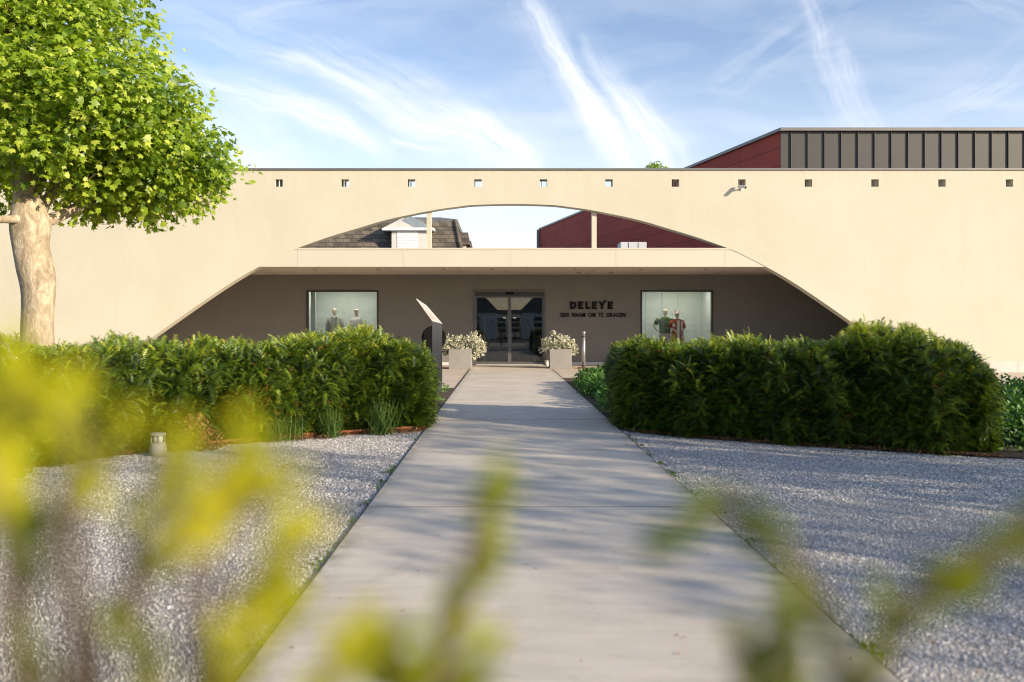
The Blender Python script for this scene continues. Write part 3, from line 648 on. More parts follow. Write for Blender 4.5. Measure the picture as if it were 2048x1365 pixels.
r, Y, s, cx, w, zt = planter(1099.5, 1143.5, 'square concrete planter right of the glass entrance, next to a small white pot', None)
shrub('white silvery shrub with one tall tuft, in the planter by the steel bollard', [E_(1096, 696, .24, .24), E_(1114, 690, .32, .28), E_(1107, 676, .14, .18), E_(1134, 690, .28, .24), E_(1142, 700, .2, .2), E_(1120, 704, .34, .2), E_(1092, 688, .14, .16), E_(1107, 670, .08, .1)], (cx, yc, zt-.05), 12000, 'white shrubs in planters')
# white pot
Yp = 25.6; x = (1094.5-VX)/FPX*Yp
pt = thing('flower_pot', 'small white weathered pot standing behind the right planter by the door', 'pot', (x, Yp, -.012))
MB().tube([(x, Yp, -.012), (x, Yp, .16)], [.062, .082], 18).build('body', M['whitepot'], pt, True)
MB().tube([(x, Yp, .161), (x, Yp, .185)], .09, 18).build('rim', M['whitepot'], pt, bevel=.004)
# steel bollard
Yb = 24.5; x = (1167-VX)/FPX*Yb
bo = thing('steel_bollard', 'tall scuffed galvanised steel bollard right of the right planter', 'bollard', (x, Yb, -.012))
m = MB(); hh = 1.11; rr = .058; m.tube([(x, Yb, 0), (x, Yb, hh)], [rr, rr], 20); m.build('post', M['steel'], bo, True)
MB().tube([(x, Yb, hh-.04), (x, Yb, hh+.002), (x, Yb, hh+.018)], [rr+.008, rr+.008, rr*.7], 20).build('cap', M['steel'], bo, bevel=.003)
MB().tube([(x, Yb, hh-.16), (x, Yb, hh-.12)], rr+.003, 20).build('collar', M['frame'], bo)
m = MB(); m.box(x-.17, x+.08, Yb-.13, Yb+.1, -.012, .03); m.build('base_plate', M['twig'], bo, bevel=.006)
# info totem
Yt = 15.2; q = lambda px, py, y=Yt: P(px, py, y)
tt = thing('info_stele', 'folded steel sheet stele with slanted top plate at the end of the left hedge', 'sculpture', (q(874, 0).x, Yt, 0))
a, b = q(864.5, 0).x, q(884, 0).x; zt = q(0, 645).z
m = MB(); m.add([(a, Yt, .0), (b, Yt+.05, .0), (b, Yt+.05, zt-.03), (a, Yt, zt+.02), (a+.006, Yt+.03, 0), (b-.004, Yt+.08, 0), (b-.004, Yt+.08, zt-.03), (a+.006, Yt+.03, zt+.02)], [(0,1,2,3),(7,6,5,4),(0,3,7,4),(1,5,6,2),(3,2,6,7),(0,4,5,1)])
m.build('upright', M['mirror'], tt)
pA, pB = q(830.5, 597), q(851, 611); 
m = MB(); top = [(a, Yt, zt+.022), (b, Yt+.05, zt-.028), (pB.x, Yt+.16, pB.z), (pA.x, Yt+.10, pA.z)]
m.add(top+[(v[0]+.004, v[1]+.012, v[2]+.002) for v in top], [(0,1,2,3),(7,6,5,4),(0,3,7,4),(1,5,6,2),(3,2,6,7),(0,4,5,1)])
m.build('slanted_plate', pm('pale_plate', (.50, .44, .39), .45, .05, 3, 60, .05, .3), tt)
m = MB(); T0 = [Vector(v) for v in top]
for i in range(9):                                        # rows of small engraved text, too small to read
    u = .16+i*.07; l = T0[0].lerp(T0[3], u); r_ = T0[1].lerp(T0[2], u); A, B = l.lerp(r_, .12), l.lerp(r_, .5+.38*random.random())
    du = (T0[3]-T0[0]).normalized()*.006; o_ = Vector((0, -.002, 0)); m.add([A+o_, B+o_, B+du+o_, A+du+o_], [(0, 1, 2, 3)])
m.build('engraving', M['gframe'], tt)
c = q(867.5, 676, Yt+.3); rr = .232*1.02
dk = thing('black_disc', 'round black disc on a thin black post behind the steel stele', 'sculpture', (c.x, Yt+.3, 0))
MB().tube([(c.x, Yt+.3, c.z), (c.x, Yt+.318, c.z)], rr, 56).build('disc', M['black'], dk, bevel=.002)
MB().box(c.x-.055, c.x+.005, Yt+.319, Yt+.345, -.0, c.z).build('post', M['black'], dk)
# garden light bollard
Yg = 8.15; x = (316-VX)/FPX*Yg
gl = thing('garden_light', 'short round grey bollard light on the gravel at the foot of the left hedge', 'garden light', (x, Yg, -.012))
MB().tube([(x, Yg, -.012), (x, Yg, .06), (x, Yg, .115), (x, Yg, .125)], [.083, .083, .074, .06], 24).build('base', M['bollard'], gl, True)
MB().tube([(x, Yg, .126), (x, Yg, .195)], .048, 20).build('lens', M['frosted'], gl, True)
for i in range(4): g = i*math.pi/2+.5; MB().box(x+.062*math.cos(g)-.004, x+.062*math.cos(g)+.004, Yg+.062*math.sin(g)-.004, Yg+.062*math.sin(g)+.004, .12, .2).build('guard_rod', M['bollard'], gl)
MB().tube([(x, Yg, .2), (x, Yg, .215), (x, Yg, .222)], [.075, .075, .06], 24).build('cap', M['bollard'], gl, bevel=.002)
# bent pipe at the very left
Yq = 7.4
tp = thing('standpipe', 'bent dark metal standpipe with chrome nozzle by the left hedge, at the picture edge', 'tap', (P(-6, 0, Yq).x, Yq-.35, 0))
pts = [P(-6, 690, Yq-.35)]; pts[0].z = 0; pts += [P(-6, 800, Yq-.35), P(-6, 700, Yq-.35), P(-3, 688, Yq-.35), P(6, 686, Yq-.35), P(14, 692, Yq-.35), P(18, 704, Yq-.35), P(19, 710, Yq-.35)]
MB().tube(pts, .011, 10).build('pipe', M['gframe'], tp, True)
MB().tube([P(18, 710, Yq-.351), P(26, 715, Yq-.351), P(36, 716, Yq-.351)], [.012, .010, .006], 10).build('nozzle', M['steel'], tp, True)

# ------------------------------------------------------------------ mannequins
def skinned(name, J, Ed, mat, parent, root):
    ks = list(J); me = bpy.data.meshes.new(name); off = wpos(parent)
    bm = bmesh.new(); lay = bm.verts.layers.skin.new(); vs = []
    for k in ks:
        q = bm.verts.new(tuple(Vector(J[k][0])-off)); rr = J[k][1]; q[lay].radius = (rr, rr) if not hasattr(rr, '__len__') else rr; q[lay].use_root = (k == root); vs.append(q)
    for a, b in Ed: bm.edges.new((vs[ks.index(a)], vs[ks.index(b)]))
    bm.to_mesh(me); bm.free()
    o = bpy.data.objects.new(name, me); COL.objects.link(o); o.parent = parent; me.materials.append(mat)
    sm = o.modifiers.new('skin', 'SKIN'); sm.use_smooth_shade = True
    o.modifiers.new('sub', 'SUBSURF').render_levels = 2
    return o
def mannequin(label, X, Y, H, la, ra, clothes, turn=0.0, female=False, hat=None, glasses=False, group='mannequins in the shop windows'):
    """la/ra: (elbow dx, dz, dy), (hand dx, dz, dy) from the shoulder, H = full height"""
    k = H/1.85; sh = (.165 if female else .20)*k; zf = .05
    r = thing('mannequin', label, 'mannequin', (X, Y, zf), group)
    def V(x, y, z): return Vector((X+x*k, Y+y*k, zf+z*k))
    J = {'pelvis': (V(0, 0, .95), (.15*k, .10*k)), 'waist': (V(0, 0, 1.12), (.12*k, .085*k)), 'chest': (V(0, -.01, 1.34), (.15*k, .10*k)), 'neckb': (V(0, 0, 1.51), (.075*k, .06*k)),
         'neck': (V(0, -.01, 1.58), .048*k), 'jaw': (V(turn*.5, -.025, 1.65), (.074*k, .085*k)), 'head': (V(turn*.5, -.01, 1.74), (.094*k, .108*k)), 'crown': (V(turn*.5, 0, 1.80), (.07*k, .085*k))}
    Ed = [('pelvis', 'waist'), ('waist', 'chest'), ('chest', 'neckb'), ('neckb', 'neck'), ('neck', 'jaw'), ('jaw', 'head'), ('head', 'crown')]
    arms = []
    for s, arm in ((-1, la), (1, ra)):
        S0 = V(s*sh/k, 0, 1.46); e = S0+Vector((arm[0][0], arm[0][2], arm[0][1]))*k; h = e+Vector((arm[1][0], arm[1][2], arm[1][1]))*k
        n = 'L' if s < 0 else 'R'; J['s'+n] = (S0, .058*k); J['e'+n] = (e, .036*k); J['w'+n] = (h, .024*k); J['p'+n] = (h+(h-e).normalized()*.06*k, (.034*k, .018*k))
        Ed += [('chest', 's'+n), ('s'+n, 'e'+n), ('e'+n, 'w'+n), ('w'+n, 'p'+n)]; arms.append((S0, e, h))
        J['h'+n] = (V(s*.10, 0, .88), .085*k); J['k'+n] = (V(s*.11, -.02, .5), .052*k); J['a'+n] = (V(s*.11, .01, .09), .034*k); J['f'+n] = (V(s*.12, -.13, .03), (.035*k, .022*k))
        Ed += [('pelvis', 'h'+n), ('h'+n, 'k'+n), ('k'+n, 'a'+n), ('a'+n, 'f'+n)]
    b = skinned('body', J, Ed, M['skin'], r, 'pelvis')
    fc = MB(); hc = V(turn*.5, -.095, 1.70); fc.tube([hc+Vector((0, .01, .045*k)), hc+Vector((turn*.1, -.022*k, -.01*k)), hc+Vector((0, .0, -.02*k))], [.006*k, .013*k, .008*k], 8)
    for s in (-1, 1): fc.ell(tuple(hc+Vector((s*.032*k, .012, .04*k))), .015*k, .006, .006*k, 8, 6)
    fc.tube([hc+Vector((-.022*k, .008, -.05*k)), hc+Vector((0, .0, -.052*k)), hc+Vector((.022*k, .008, -.05*k))], .006*k, 6)
    for s in (-1, 1): fc.ell(tuple(V(turn*.5+s*.078, .0, 1.72)), .010*k, .02*k, .03*k, 8, 6)
    fc.build('face', M['skin'], r, True)
    hd = MB()
    for (S0, e, h) in arms:
        d = (h-e).normalized(); sd = d.cross(Vector((0, 1, 0))); sd = sd.normalized() if sd.length > .1 else Vector((1, 0, 0)); ph = h+d*.075*k
        for j, ln in enumerate((.065, .075, .07, .055)):
            o_ = sd*(j-1.5)*.018*k; hd.tube([ph+o_, ph+o_+d*ln*.5*k+Vector((0, -.006, 0)), ph+o_+d*ln*k+Vector((0, .008, 0))], [.009*k, .008*k, .006*k], 6)
        hd.tube([h+d*.03*k+sd*.03*k, h+d*.06*k+sd*.055*k, h+d*.09*k+sd*.06*k], [.010*k, .009*k, .007*k], 6)
    hd.build('fingers', M['skin'], r, True)
    for c in clothes:
        kind, mat = c[0], c[1]; mm = MB()
        if kind in ('shirt', 'dress', 'robe', 'jacket'):
            bot = c[2]; sl = c[3]; fl = c[4] if len(c) > 4 else 1.0
            prof = [(1.525, .085, .075), (1.50, .15, .09), (1.465, sh/k+.035, .105), (1.40, sh/k+.025, .125), (1.3, .20, .135), (1.15, .175 if not female else .155, .125), (1.0, .19, .135)]
            prof = [(z, w*fl if z < 1.4 else w, d*fl if z < 1.4 else d) for z, w, d in prof if z > bot] + [(bot, .2*fl, .14*fl)]
            n = 28; vs = []
            for z, w, d in prof:
                for j in range(n):
                    g = 2*math.pi*j/n; f = 1+(.04*math.sin(g*7+z*3) if z < 1.3 else 0); vs.append(V(w*f*math.copysign(abs(math.cos(g))**.8, math.cos(g)), d*f*math.sin(g), z))
            mm.add(vs, [(i*n+j, i*n+(j+1) % n, (i+1)*n+(j+1) % n, (i+1)*n+j) for i in range(len(prof)-1) for j in range(n)])
            for (S0, e, h) in arms:
                if sl <= 0: continue
                pts = [S0+Vector((0, 0, -.0)), S0.lerp(e, min(sl*2, 1))] if sl <= .5 else [S0, S0.lerp(e, .6), e, e.lerp(h, (sl-.5)*2)]
                mm.tube(pts, [.078*k*fl**.5, .068*k*fl] if sl <= .5 else [.078*k, .066*k, .058*k, .052*k], 14, caps=False)
            o = mm.build(c[5] if len(c) > 5 else kind, mat, r, True)
            s_ = o.modifiers.new('thick', 'SOLIDIFY'); s_.thickness = .006
        elif kind == 'trousers':
            n = 20
            mm.tube([V(0, 0, 1.05), V(0, 0, .98), V(0, 0, .86)], [.165*k, .185*k, .19*k], n, .72, False)
            for s in (-1, 1): mm.tube([V(s*.09, 0, .90), V(s*.10, -.01, .6), V(s*.11, 0, .14)], [.105*k, .085*k, .07*k], 16, 1, False)
            mm.build('trousers', mat, r, True)
        elif kind == 'stripe':
            for (xa, xb, za, zb, yo) in c[2]: 
                A, B = V(xa, yo, za), V(xb, yo, zb); mm.box(A.x, B.x, A.y-.004, A.y+.004, B.z, A.z)
            mm.build('stripe', mat, r)
        elif kind == 'collar':
            for s in (-1, 1): mm.add([V(s*.015, -.105, 1.48), V(s*.085, -.075, 1.53), V(s*.10, -.10, 1.48), V(s*.05, -.135, 1.43)], [(0, 1, 2, 3)])
            mm.add([V(-.006, -.142, 1.44), V(.006, -.142, 1.44), V(.006, -.152, 1.0), V(-.006, -.152, 1.0)], [(0, 1, 2, 3)])
            o = mm.build('collar', mat, r); o.modifiers.new('thick', 'SOLIDIFY').thickness = .006
    if hat:
        mm = MB(); cx, cy = V(turn*.5, .0, 0).x, V(0, .01, 0).y; z0 = V(0, 0, 1.745).z
        n = 28; prof = [(.0, .125), (.05*.3, .12), (.10, .105), (.115, .07), (.118, .0)]; vs = []
        prof = [(-.035, .215), (-.02, .19), (-.005, .12), (.005, .098), (.08, .09), (.10, .065), (.103, .001)]
        for z, rr in prof:
            for j in range(n): g = 2*math.pi*j/n; vs.append((cx+rr*k*1.05*math.cos(g), cy+rr*k*math.sin(g), z0+z*k+(.02*math.cos(g)*rr/.2 if rr > .12 else 0)))
        mm.add(vs, [(i*n+j, i*n+(j+1) % n, (i+1)*n+(j+1) % n, (i+1)*n+j) for i in range(len(prof)-1) for j in range(n)])
        o = mm.build('hat', hat, r, True); o.modifiers.new('thick', 'SOLIDIFY').thickness = .006
    if glasses:
        mm = MB(); g0 = V(turn*.5, -.112, 1.742)
        for s in (-1, 1): mm.ell((g0.x+s*.036*k, g0.y, g0.z), .03*k, .008, .02*k, 14, 8)
        mm.tube([(g0.x-.02, g0.y, g0.z+.006), (g0.x+.02, g0.y, g0.z+.006)], .004, 6)
        for s in (-1, 1): mm.tube([(g0.x+s*.06*k, g0.y, g0.z+.004), (g0.x+s*.078*k, g0.y+.09, g0.z+.004)], .004, 6)
        mm.build('sunglasses', M['black'], r, True)
YM = YB+.75; sm_ = YM/FPX
mx_ = lambda px: (px-VX)*sm_
down = ((-.05, -.30, .0), (-.01, -.26, -.04)); downR = ((.05, -.30, .0), (.01, -.26, -.04))
mannequin('male mannequin in a grey checked overshirt in the left shop window', mx_(669.5), YM, 1.90, down, downR,
    [('trousers', cloth('beige_trousers', (.50, .46, .40))), ('jacket', cloth('grey_overshirt', (.36, .34, .30), .2), .86, .98, 1.12, 'overshirt'), ('stripe', cloth('pale_undershirt', (.50, .50, .48)), [(-.045, .045, 1.46, .95, -.165)]), ('collar', cloth('collar_dark', (.10, .09, .08)))])
mannequin('female mannequin in a white lace dress and black sunglasses in the left shop window', mx_(713), YM, 1.87, ((-.06, -.30, .0), (.0, -.27, -.03)), ((.06, -.30, .0), (.03, -.27, -.03)),
    [('dress', cloth('lace_white', (.62, .62, .60), .3), .55, 0, 1.0)], female=True, glasses=True)
mannequin('mannequin in green shirt and pale pink trousers, hand on hip, in right shop window', mx_(1329.5), YM, 1.88, ((-.17, -.24, .02), (.17, -.22, -.06)), ((.07, -.28, .0), (-.02, -.24, -.10)),
    [('trousers', cloth('pink_trousers', (.50, .38, .36))), ('shirt', cloth('olive_shirt', (.105, .15, .065), .2), .98, .36, 1.03), ('collar', cloth('olive_collar', (.07, .10, .045)))], turn=.04)
rd = cloth('rust_robe', (.33, .065, .03)); wh = cloth('robe_white', (.68, .63, .61))
mannequin('mannequin in wide hat and rust and white striped robe in the right shop window', mx_(1353), YM-.1, 1.80, ((-.08, -.24, .0), (.14, -.12, -.14)), ((.08, -.26, .0), (-.06, -.22, -.12)),
    [('robe', rd, .4, .5, 1.12), ('stripe', wh, [(-.045, .045, 1.47, .45, -.175), (-.19, -.10, 1.36, 1.25, -.14), (.11, .15, 1.42, 1.1, -.16)])], female=True, hat=cloth('felt_hat', (.30, .24, .24)))

# ------------------------------------------------------------------ neighbours behind
Ym = 45.0; s = Ym/FPX; fxm = lambda px: (px-VX)*s; fzm = lambda py: HC+(VY-py)*s
hs = thing('mansard_house', 'old house with dark slate mansard roof and dormers seen through the left of the arch', 'house', (-10, Ym, 0))
XR0, XR1 = fxm(926), fxm(909); ze, ztp = 5.0, fzm(436); YE, YT = Ym-.2, Ym+.9; YN = 72
MB().box(-22, XR0-.25, YE+.3, YN, -.05, ze-.02).build('wall', M['brick'], hs)
m = MB()
A = [(-22, YE, ze), (XR0, YE, ze), (XR0, YN, ze), (-22, YN, ze)]; B = [(-22, YT, ztp), (XR1, YT, ztp), (XR1, YN, ztp), (-22, YN, ztp)]
m.add(A+B, [(0,1,5,4),(1,2,6,5),(4,5,6,7),(3,2,1,0),(2,3,7,6),(0,4,7,3)]); rf = m.build('roof', M['slate'], hs)
m = MB(); m.add([(-22, YT-.12, ztp+.02), (XR1+.12, YT-.12, ztp+.02), (XR1+.12, YT-.06, ztp-.3), (-22, YT-.06, ztp-.3), (-22, YT+1.5, ztp+.35), (XR1-1.0, YT+1.5, ztp+.35), (XR1-1.0, YN, ztp+.35), (-22, YN, ztp+.35), (XR1+.12, YN, ztp+.02), (XR1+.06, YN, ztp-.3)],
    [(0,1,2,3),(0,4,5,1),(4,7,6,5),(1,5,6,8),(1,8,9,2)]); m.build('ridge_cap', M['lead'], rf)
MB().tube([(XR1, YT-.1, ztp), (XR0-.02, YE-.04, ze)], .08, 8).build('hip_tile', M['slate'], rf)
def dormer(cx, y0, zb, ze_, za, hw, ev, side=False):
    d = MB(); f = lambda x, y, z: (x, y, z)
    g = MB().box(cx-hw, cx+hw, y0, y0+1.6, zb, ze_-.001).build('dormer', M['trimwhite'], hs)
    q = MB(); q.prism([(cx-ev, ze_), (cx+ev, ze_), (cx+ev, ze_+.1), (cx, za), (cx-ev, ze_+.1)], y0-.18, y0+1.9); q.build('dormer_roof', M['trimwhite'], g)
    q = MB(); q.prism([(cx+.05, za-.02), (cx+ev-.1, ze_+.14), (cx+.35, ze_+.14), (cx-.35, za-.28)], y0-.2, y0-.185); q.build('gable_glass', pm('gable_zinc', (.24, .28, .33), .3, .1), g)
    q = MB(); q.box(cx-ev-.05, cx+ev+.05, y0-.24, y0-.181, ze_-.04, ze_+.07); q.build('cornice', M['shutter'], g)
    sh_ = MB(); n = 9; h = (ze_-.06-zb)/n
    for i in range(n): sh_.box(cx-hw*.62-.05, cx+hw*.62-.1, y0-.03, y0-.001, zb+i*h+.004, zb+(i+1)*h-.012)
    sh_.build('roller_shutter', M['shutter'], g, bevel=.006)
dormer(fxm(819), Ym-.35, 5.0, fzm(462), fzm(433), 34*s, 50*s)
for y in (49.5, 54.5, 60, 66):
    x = XR0-.35; g = MB().box(x-.6, x+.32, y, y+1.5, 5.0, 6.35).build('side_dormer', M['trimwhite'], hs)
    q = MB(); q.add([(x-.9, y-.2, 6.4), (x+.55, y-.2, 6.4), (x+.4, y+.75, 7.15), (x-.9, y+.75, 7.15), (x+.55, y+1.7, 6.4), (x-.9, y+1.7, 6.4), (x-.9, y-.2, 6.3), (x+.55, y-.2, 6.3), (x+.55, y+1.7, 6.3), (x-.9, y+1.7, 6.3)],
        [(0,1,2,3),(3,2,4,5),(1,7,8,4,2),(0,6,7,1),(6,9,8,7),(5,4,8,9)]); q.build('dormer_roof', M['slate'], g)
    q = MB(); q.box(x+.322, x+.35, y+.25, y+1.25, 5.1, 6.2); q.build('pane', M['frame'], g)
# red and zinc building
Yc = 34.0; Xc = 556/FPX*Yc; Yf = Yc*393/194; Xf = 73/FPX*Yf; zt = HC+393/FPX*Yc
rb = thing('warehouse', 'tall building with dark red panelled flank and grey seamed metal front behind the wall', 'building', (Xc, Yc, 0))
m = MB(); m.slab([(Xc, Yc+.06), (34, Yc+.06), (34, Yf), (Xf, Yf)], -.05, zt-.12); m.build('red_wall', M['red'], rb)
m = MB(); k = 0; W = .71; x = Xc
MB().box(Xc-.0, 34, Yc, Yc+.055, 3.0, zt-.13).build('zinc_cladding', M['zinc'], rb)
while x < 26:
    MB().box(x+.40, x+.43, Yc-.062, Yc-.001, 3.0, zt-.14).build('seam_fin', M['zincdark'], rb); x += W
m = MB(); ov = .08
m.slab([(Xc-ov, Yc-.16), (34, Yc-.16), (34, Yf+.1), (Xf-ov, Yf+.1)], zt-.12, zt+.02); m.build('roof_edge', M['coping'], rb, bevel=.01)
MB().box(Xf-.24, Xf-.004, Yf-.1, Yf+.2, 0, zt-.13).build('downpipe', M['coping'], rb)

# ------------------------------------------------------------------ plane tree
def leaf5():
    ang = [90, 62, 40, 15, -8, -35, -80, -100, -145, -172, 165, 140, 118]
    rad = [1.0, .52, .86, .45, .70, .40, .34, .34, .40, .70, .45, .86, .52]
    v = [(0, 0, 0)] + [(r*math.cos(R(a)), .32+r*math.sin(R(a))*.95, -.18*r*r) for a, r in zip(ang, rad)]
    v[0] = (0, .3, .03); n = len(ang); f = [(0, 1+(i+1) % n, 1+i) for i in range(n)]; t = [-.05]+[.03]*n; return v, f, t
def plane_tree(label, group, nc=2700):
    T = Vector((-7.6, 13.0, 0)); r = thing('plane_tree', label, 'tree', T, group)
    def W(px, py, dy=0): p = P(px, py, 13.0+dy); return p
    tr = MB()
    tr.tube([(T.x-.02, 13, -.1), W(76, 720), W(75, 660), W(76, 610), W(78, 575), W(72, 540), W(62, 500), W(60, 470), W(62, 448), W(58, 425), W(50, 385)],
            [.33, .27, .245, .245, .265, .285, .27, .30, .32, .27, .20], 22, .95, noise=.05)
    trunk = tr.build('trunk', M['bark'], r, True, sub=1)
    br = []
    br.append([W(52, 430), W(44, 370), W(36, 290), W(34, 210), W(40, 120), W(60, 20), W(70, -120)])
    br.append([W(80, 445, 0), W(110, 438, .2), W(150, 418, .5), W(200, 398, .9), W(250, 372, 1.2), W(300, 340, 1.4)])
    br.append([W(66, 440, .1), W(90, 400, .3), W(150, 350, .6), W(230, 310, .9), W(300, 260, 1.1)])
    br.append([W(50, 438, -.1), W(20, 440, -.4), W(-20, 438, -.6), W(-80, 425, -.7), W(-200, 370, -.8)])
    br.append([W(50, 400, 0), W(84, 320, .3), W(125, 230, .5), W(160, 160, .6), W(185, 110, .7)])
    br.append([W(45, 380, .2), W(-20, 300, .6), W(-100, 200, 1.0), W(-180, 100, 1.2)])
    br.append([W(60, 430, .1), W(78, 370, .5), W(110, 310, .9), W(150, 250, 1.2)])
    br.append([W(50, 420, .2), W(60, 330, 1.0), W(100, 250, 1.7), W(120, 150, 2.1)])
    rads = [(.19, .15, .12, .10, .07, .04, .02), (.12, .10, .08, .055, .035, .015), (.12, .09, .07, .04, .02), (.085, .065, .055, .04, .02), (.12, .09, .06, .04, .02), (.1, .07, .04, .02), (.1, .07, .05, .02), (.1, .07, .05, .02)]
    for b, q in zip(br, rads):
        k = MB(); k.tube(b, q, 12, noise=.08); k.build('limb', M['bark'], r, True, sub=1)
    ells = [((-7.6, 13.9, 4.25), (2.9, 2.2, .95)), ((-6.4, 14.2, 4.05), (1.45, 1.5, .8)), ((-6.05, 14.1, 4.4), (1.12, 1.3, .72)), ((-6.1, 14.1, 3.9), (1.05, 1.1, .5)), ((-6.0, 13, 4.9), (1.1, 1.5, .8)), ((-6.6, 13, 4.9), (1.35, 1.9, .8)), ((-7.6, 13, 5.9), (1.9, 2.2, 1.2)), ((-7.8, 13, 7.0), (2.05, 2.1, 1.3)),
            ((-9.4, 13.2, 4.6), (1.8, 1.9, 1.1)), ((-7.2, 12.4, 4.3), (1.0, .8, .6)), ((-9.0, 13.2, 6.2), (1.8, 1.9, 1.2)), ((-6.8, 14.2, 3.7), (1.3, 1.0, .5)), ((-8, 13, 8.0), (1.6, 1.6, .9))]
    # leaf clumps: leaves gathered on short twigs inside the crown's volume
    pos, d, k = blob_points(nc, ells, .30)
    keep = ~((np.abs(pos[:, 0]+7.3) < .75) & (pos[:, 2] < 3.45) & (pos[:, 1] < 13.3)) & (pos[:, 2] > 3.12)
    pos, d = pos[keep], d[keep]; nc = len(pos)
    tw = MB()
    for i in range(0, nc, 6):
        c = Vector(pos[i]); ins = c.lerp(Vector((-7.5, 13, max(3.4, c.z-.8))), .22); tw.tube([ins, ins.lerp(c, .5)+Vector((0, 0, .04)), c], [.014, .009, .004], 4, caps=False)
    tw.build('twigs', M['twig'], r)
    per = 17; n = nc*per; cp = np.repeat(pos, per, 0); dd = np.repeat(d, per, 0)
    lp = cp+np.clip(RNG.normal(0, 1, (n, 3)), -1.9, 1.9)*np.array([.19, .19, .15]); k = lp[:, 2] > 2.98; lp, dd = lp[k], dd[k]; n = len(lp)
    hang = np.stack([dd[:, 0]*.8, dd[:, 1]*.8, np.full(n, -.35)], 1)+rdir(n)*.75
    up = dd*.55+np.array([.35, -.35, .55])+rdir(n)*.55
    v, f, t = leaf5()
    cl = np.repeat(RNG.normal(.48, .2, nc), per)[k]
    scatter('crown', M['planeleaf'], v, f, t, lp, frames(hang, up), RNG.uniform(.05, .112, n), cl+RNG.normal(0, .21, n)-.05, r)
    return r
tree = plane_tree('broad plane tree with bright green leaves standing left behind the hedge', 'pollarded plane trees')
def copy_tree(o, parent=None):
    c = o.copy(); COL.objects.link(c)
    if parent: c.parent = parent
    for ch in [x for x in list(bpy.data.objects) if x.parent == o]: copy_tree(ch, c)
    return c
thin = plane_tree('thinly leaved plane tree outside the view to the right, nearest the road', 'pollarded plane trees', 430)
def place(c, x, y, rz, sc, lb_): c.location = (x, y, 0); c.rotation_euler.z = R(rz); c.scale = (sc, sc, sc); c['label'] = lb_
for i, (x, y, rz, sc) in enumerate([(14.2, 7.0, 40, .52), (14.5, 1.5, 150, .82), (14.0, -2.6, 260, .80), (14.6, -7.0, 10, .55), (14.0, -11.0, 90, .5)]):
    w_ = ('nearest the road', 'second from the road', 'third from the road', 'fourth from the road', 'farthest from the road')[i]
    place(thin if i == 0 else copy_tree(thin), x, y, rz, sc, 'thinly leaved plane tree outside the view to the right, ' + w_)
for i, (x, y, rz, sc) in enumerate([(16.2, 5.5, 140, .42), (16.4, .5, 30, .46), (16.0, -4.5, 200, .46), (16.5, -9.5, 300, .44)]):  # dense row out of view, added to keep the right-hand gravel in shade
    w_ = ('nearest the road', 'second from the road', 'third from the road', 'farthest from the road')[i]
    place(copy_tree(tree), x, y, rz, sc, 'small dense unseen plane tree added on the right to shade the gravel, ' + w_)
place(copy_tree(tree), -12.0, -7.5, 80, 1.0, 'plane tree behind the viewer on the left')

# tree top peeping over the coping
def far_tree():
    Y = 80.0; s = Y/FPX; cx = (1314-VX)*s; top = HC+(VY-322)*s; r = thing('distant_tree', 'small tree top just showing above the coping left of the red roof', 'tree', (cx, Y, 0))
    MB().tube([(cx, Y, 0), (cx+.2, Y, 8), (cx, Y, top-1)], [.35, .25, .08], 10).build('trunk', M['twig'], r, True)
    n = 5200; pos, d, k = blob_points(n, [((cx, Y, top-1.6), (1.1, 1.3, 1.5)), ((cx-.5, Y, top-1.3), (.8, .9, 1.1)), ((cx+.7, Y, top-1.9), (.8, .9, 1.3)), ((cx, Y, top-4.5), (2.2, 2.2, 2.4))], .4)
    v, f, t = leaf5(); scatter('crown', M['planeleaf'], v, f, t, pos, frames(d+rdir(n)*.8, rdir(n)), RNG.uniform(.09, .16, n), RNG.random(n)*.6, r)
far_tree()

# ------------------------------------------------------------------ hedges
def sprig():
    v = []; f = []; t = []
    n = 9
    for i in range(n):
        y = i/n; z = .16*math.sin(y*2.2)-.34*y*y; L = .27*(1-.5*y)
        for s in (-1, 1):
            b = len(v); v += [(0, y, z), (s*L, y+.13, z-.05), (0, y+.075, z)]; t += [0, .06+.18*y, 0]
            f += [(b, b+1, b+2)] if s > 0 else [(b, b+2, b+1)]
    return v, f, t
def band(F, B, H, n=220, end=.16):
    """sampled centre line, half widths and heights of a hedge between a front and a back line"""
    F, B = np.array(F, float), np.array(B, float); u = np.linspace(0, 1, len(F)); uu = np.linspace(0, 1, n)
    f = np.stack([np.interp(uu, u, F[:, i]) for i in (0, 1)], 1); b = np.stack([np.interp(uu, u, B[:, i]) for i in (0, 1)], 1)
    h = np.interp(uu, np.linspace(0, 1, len(H)), H); return uu, f, b, h
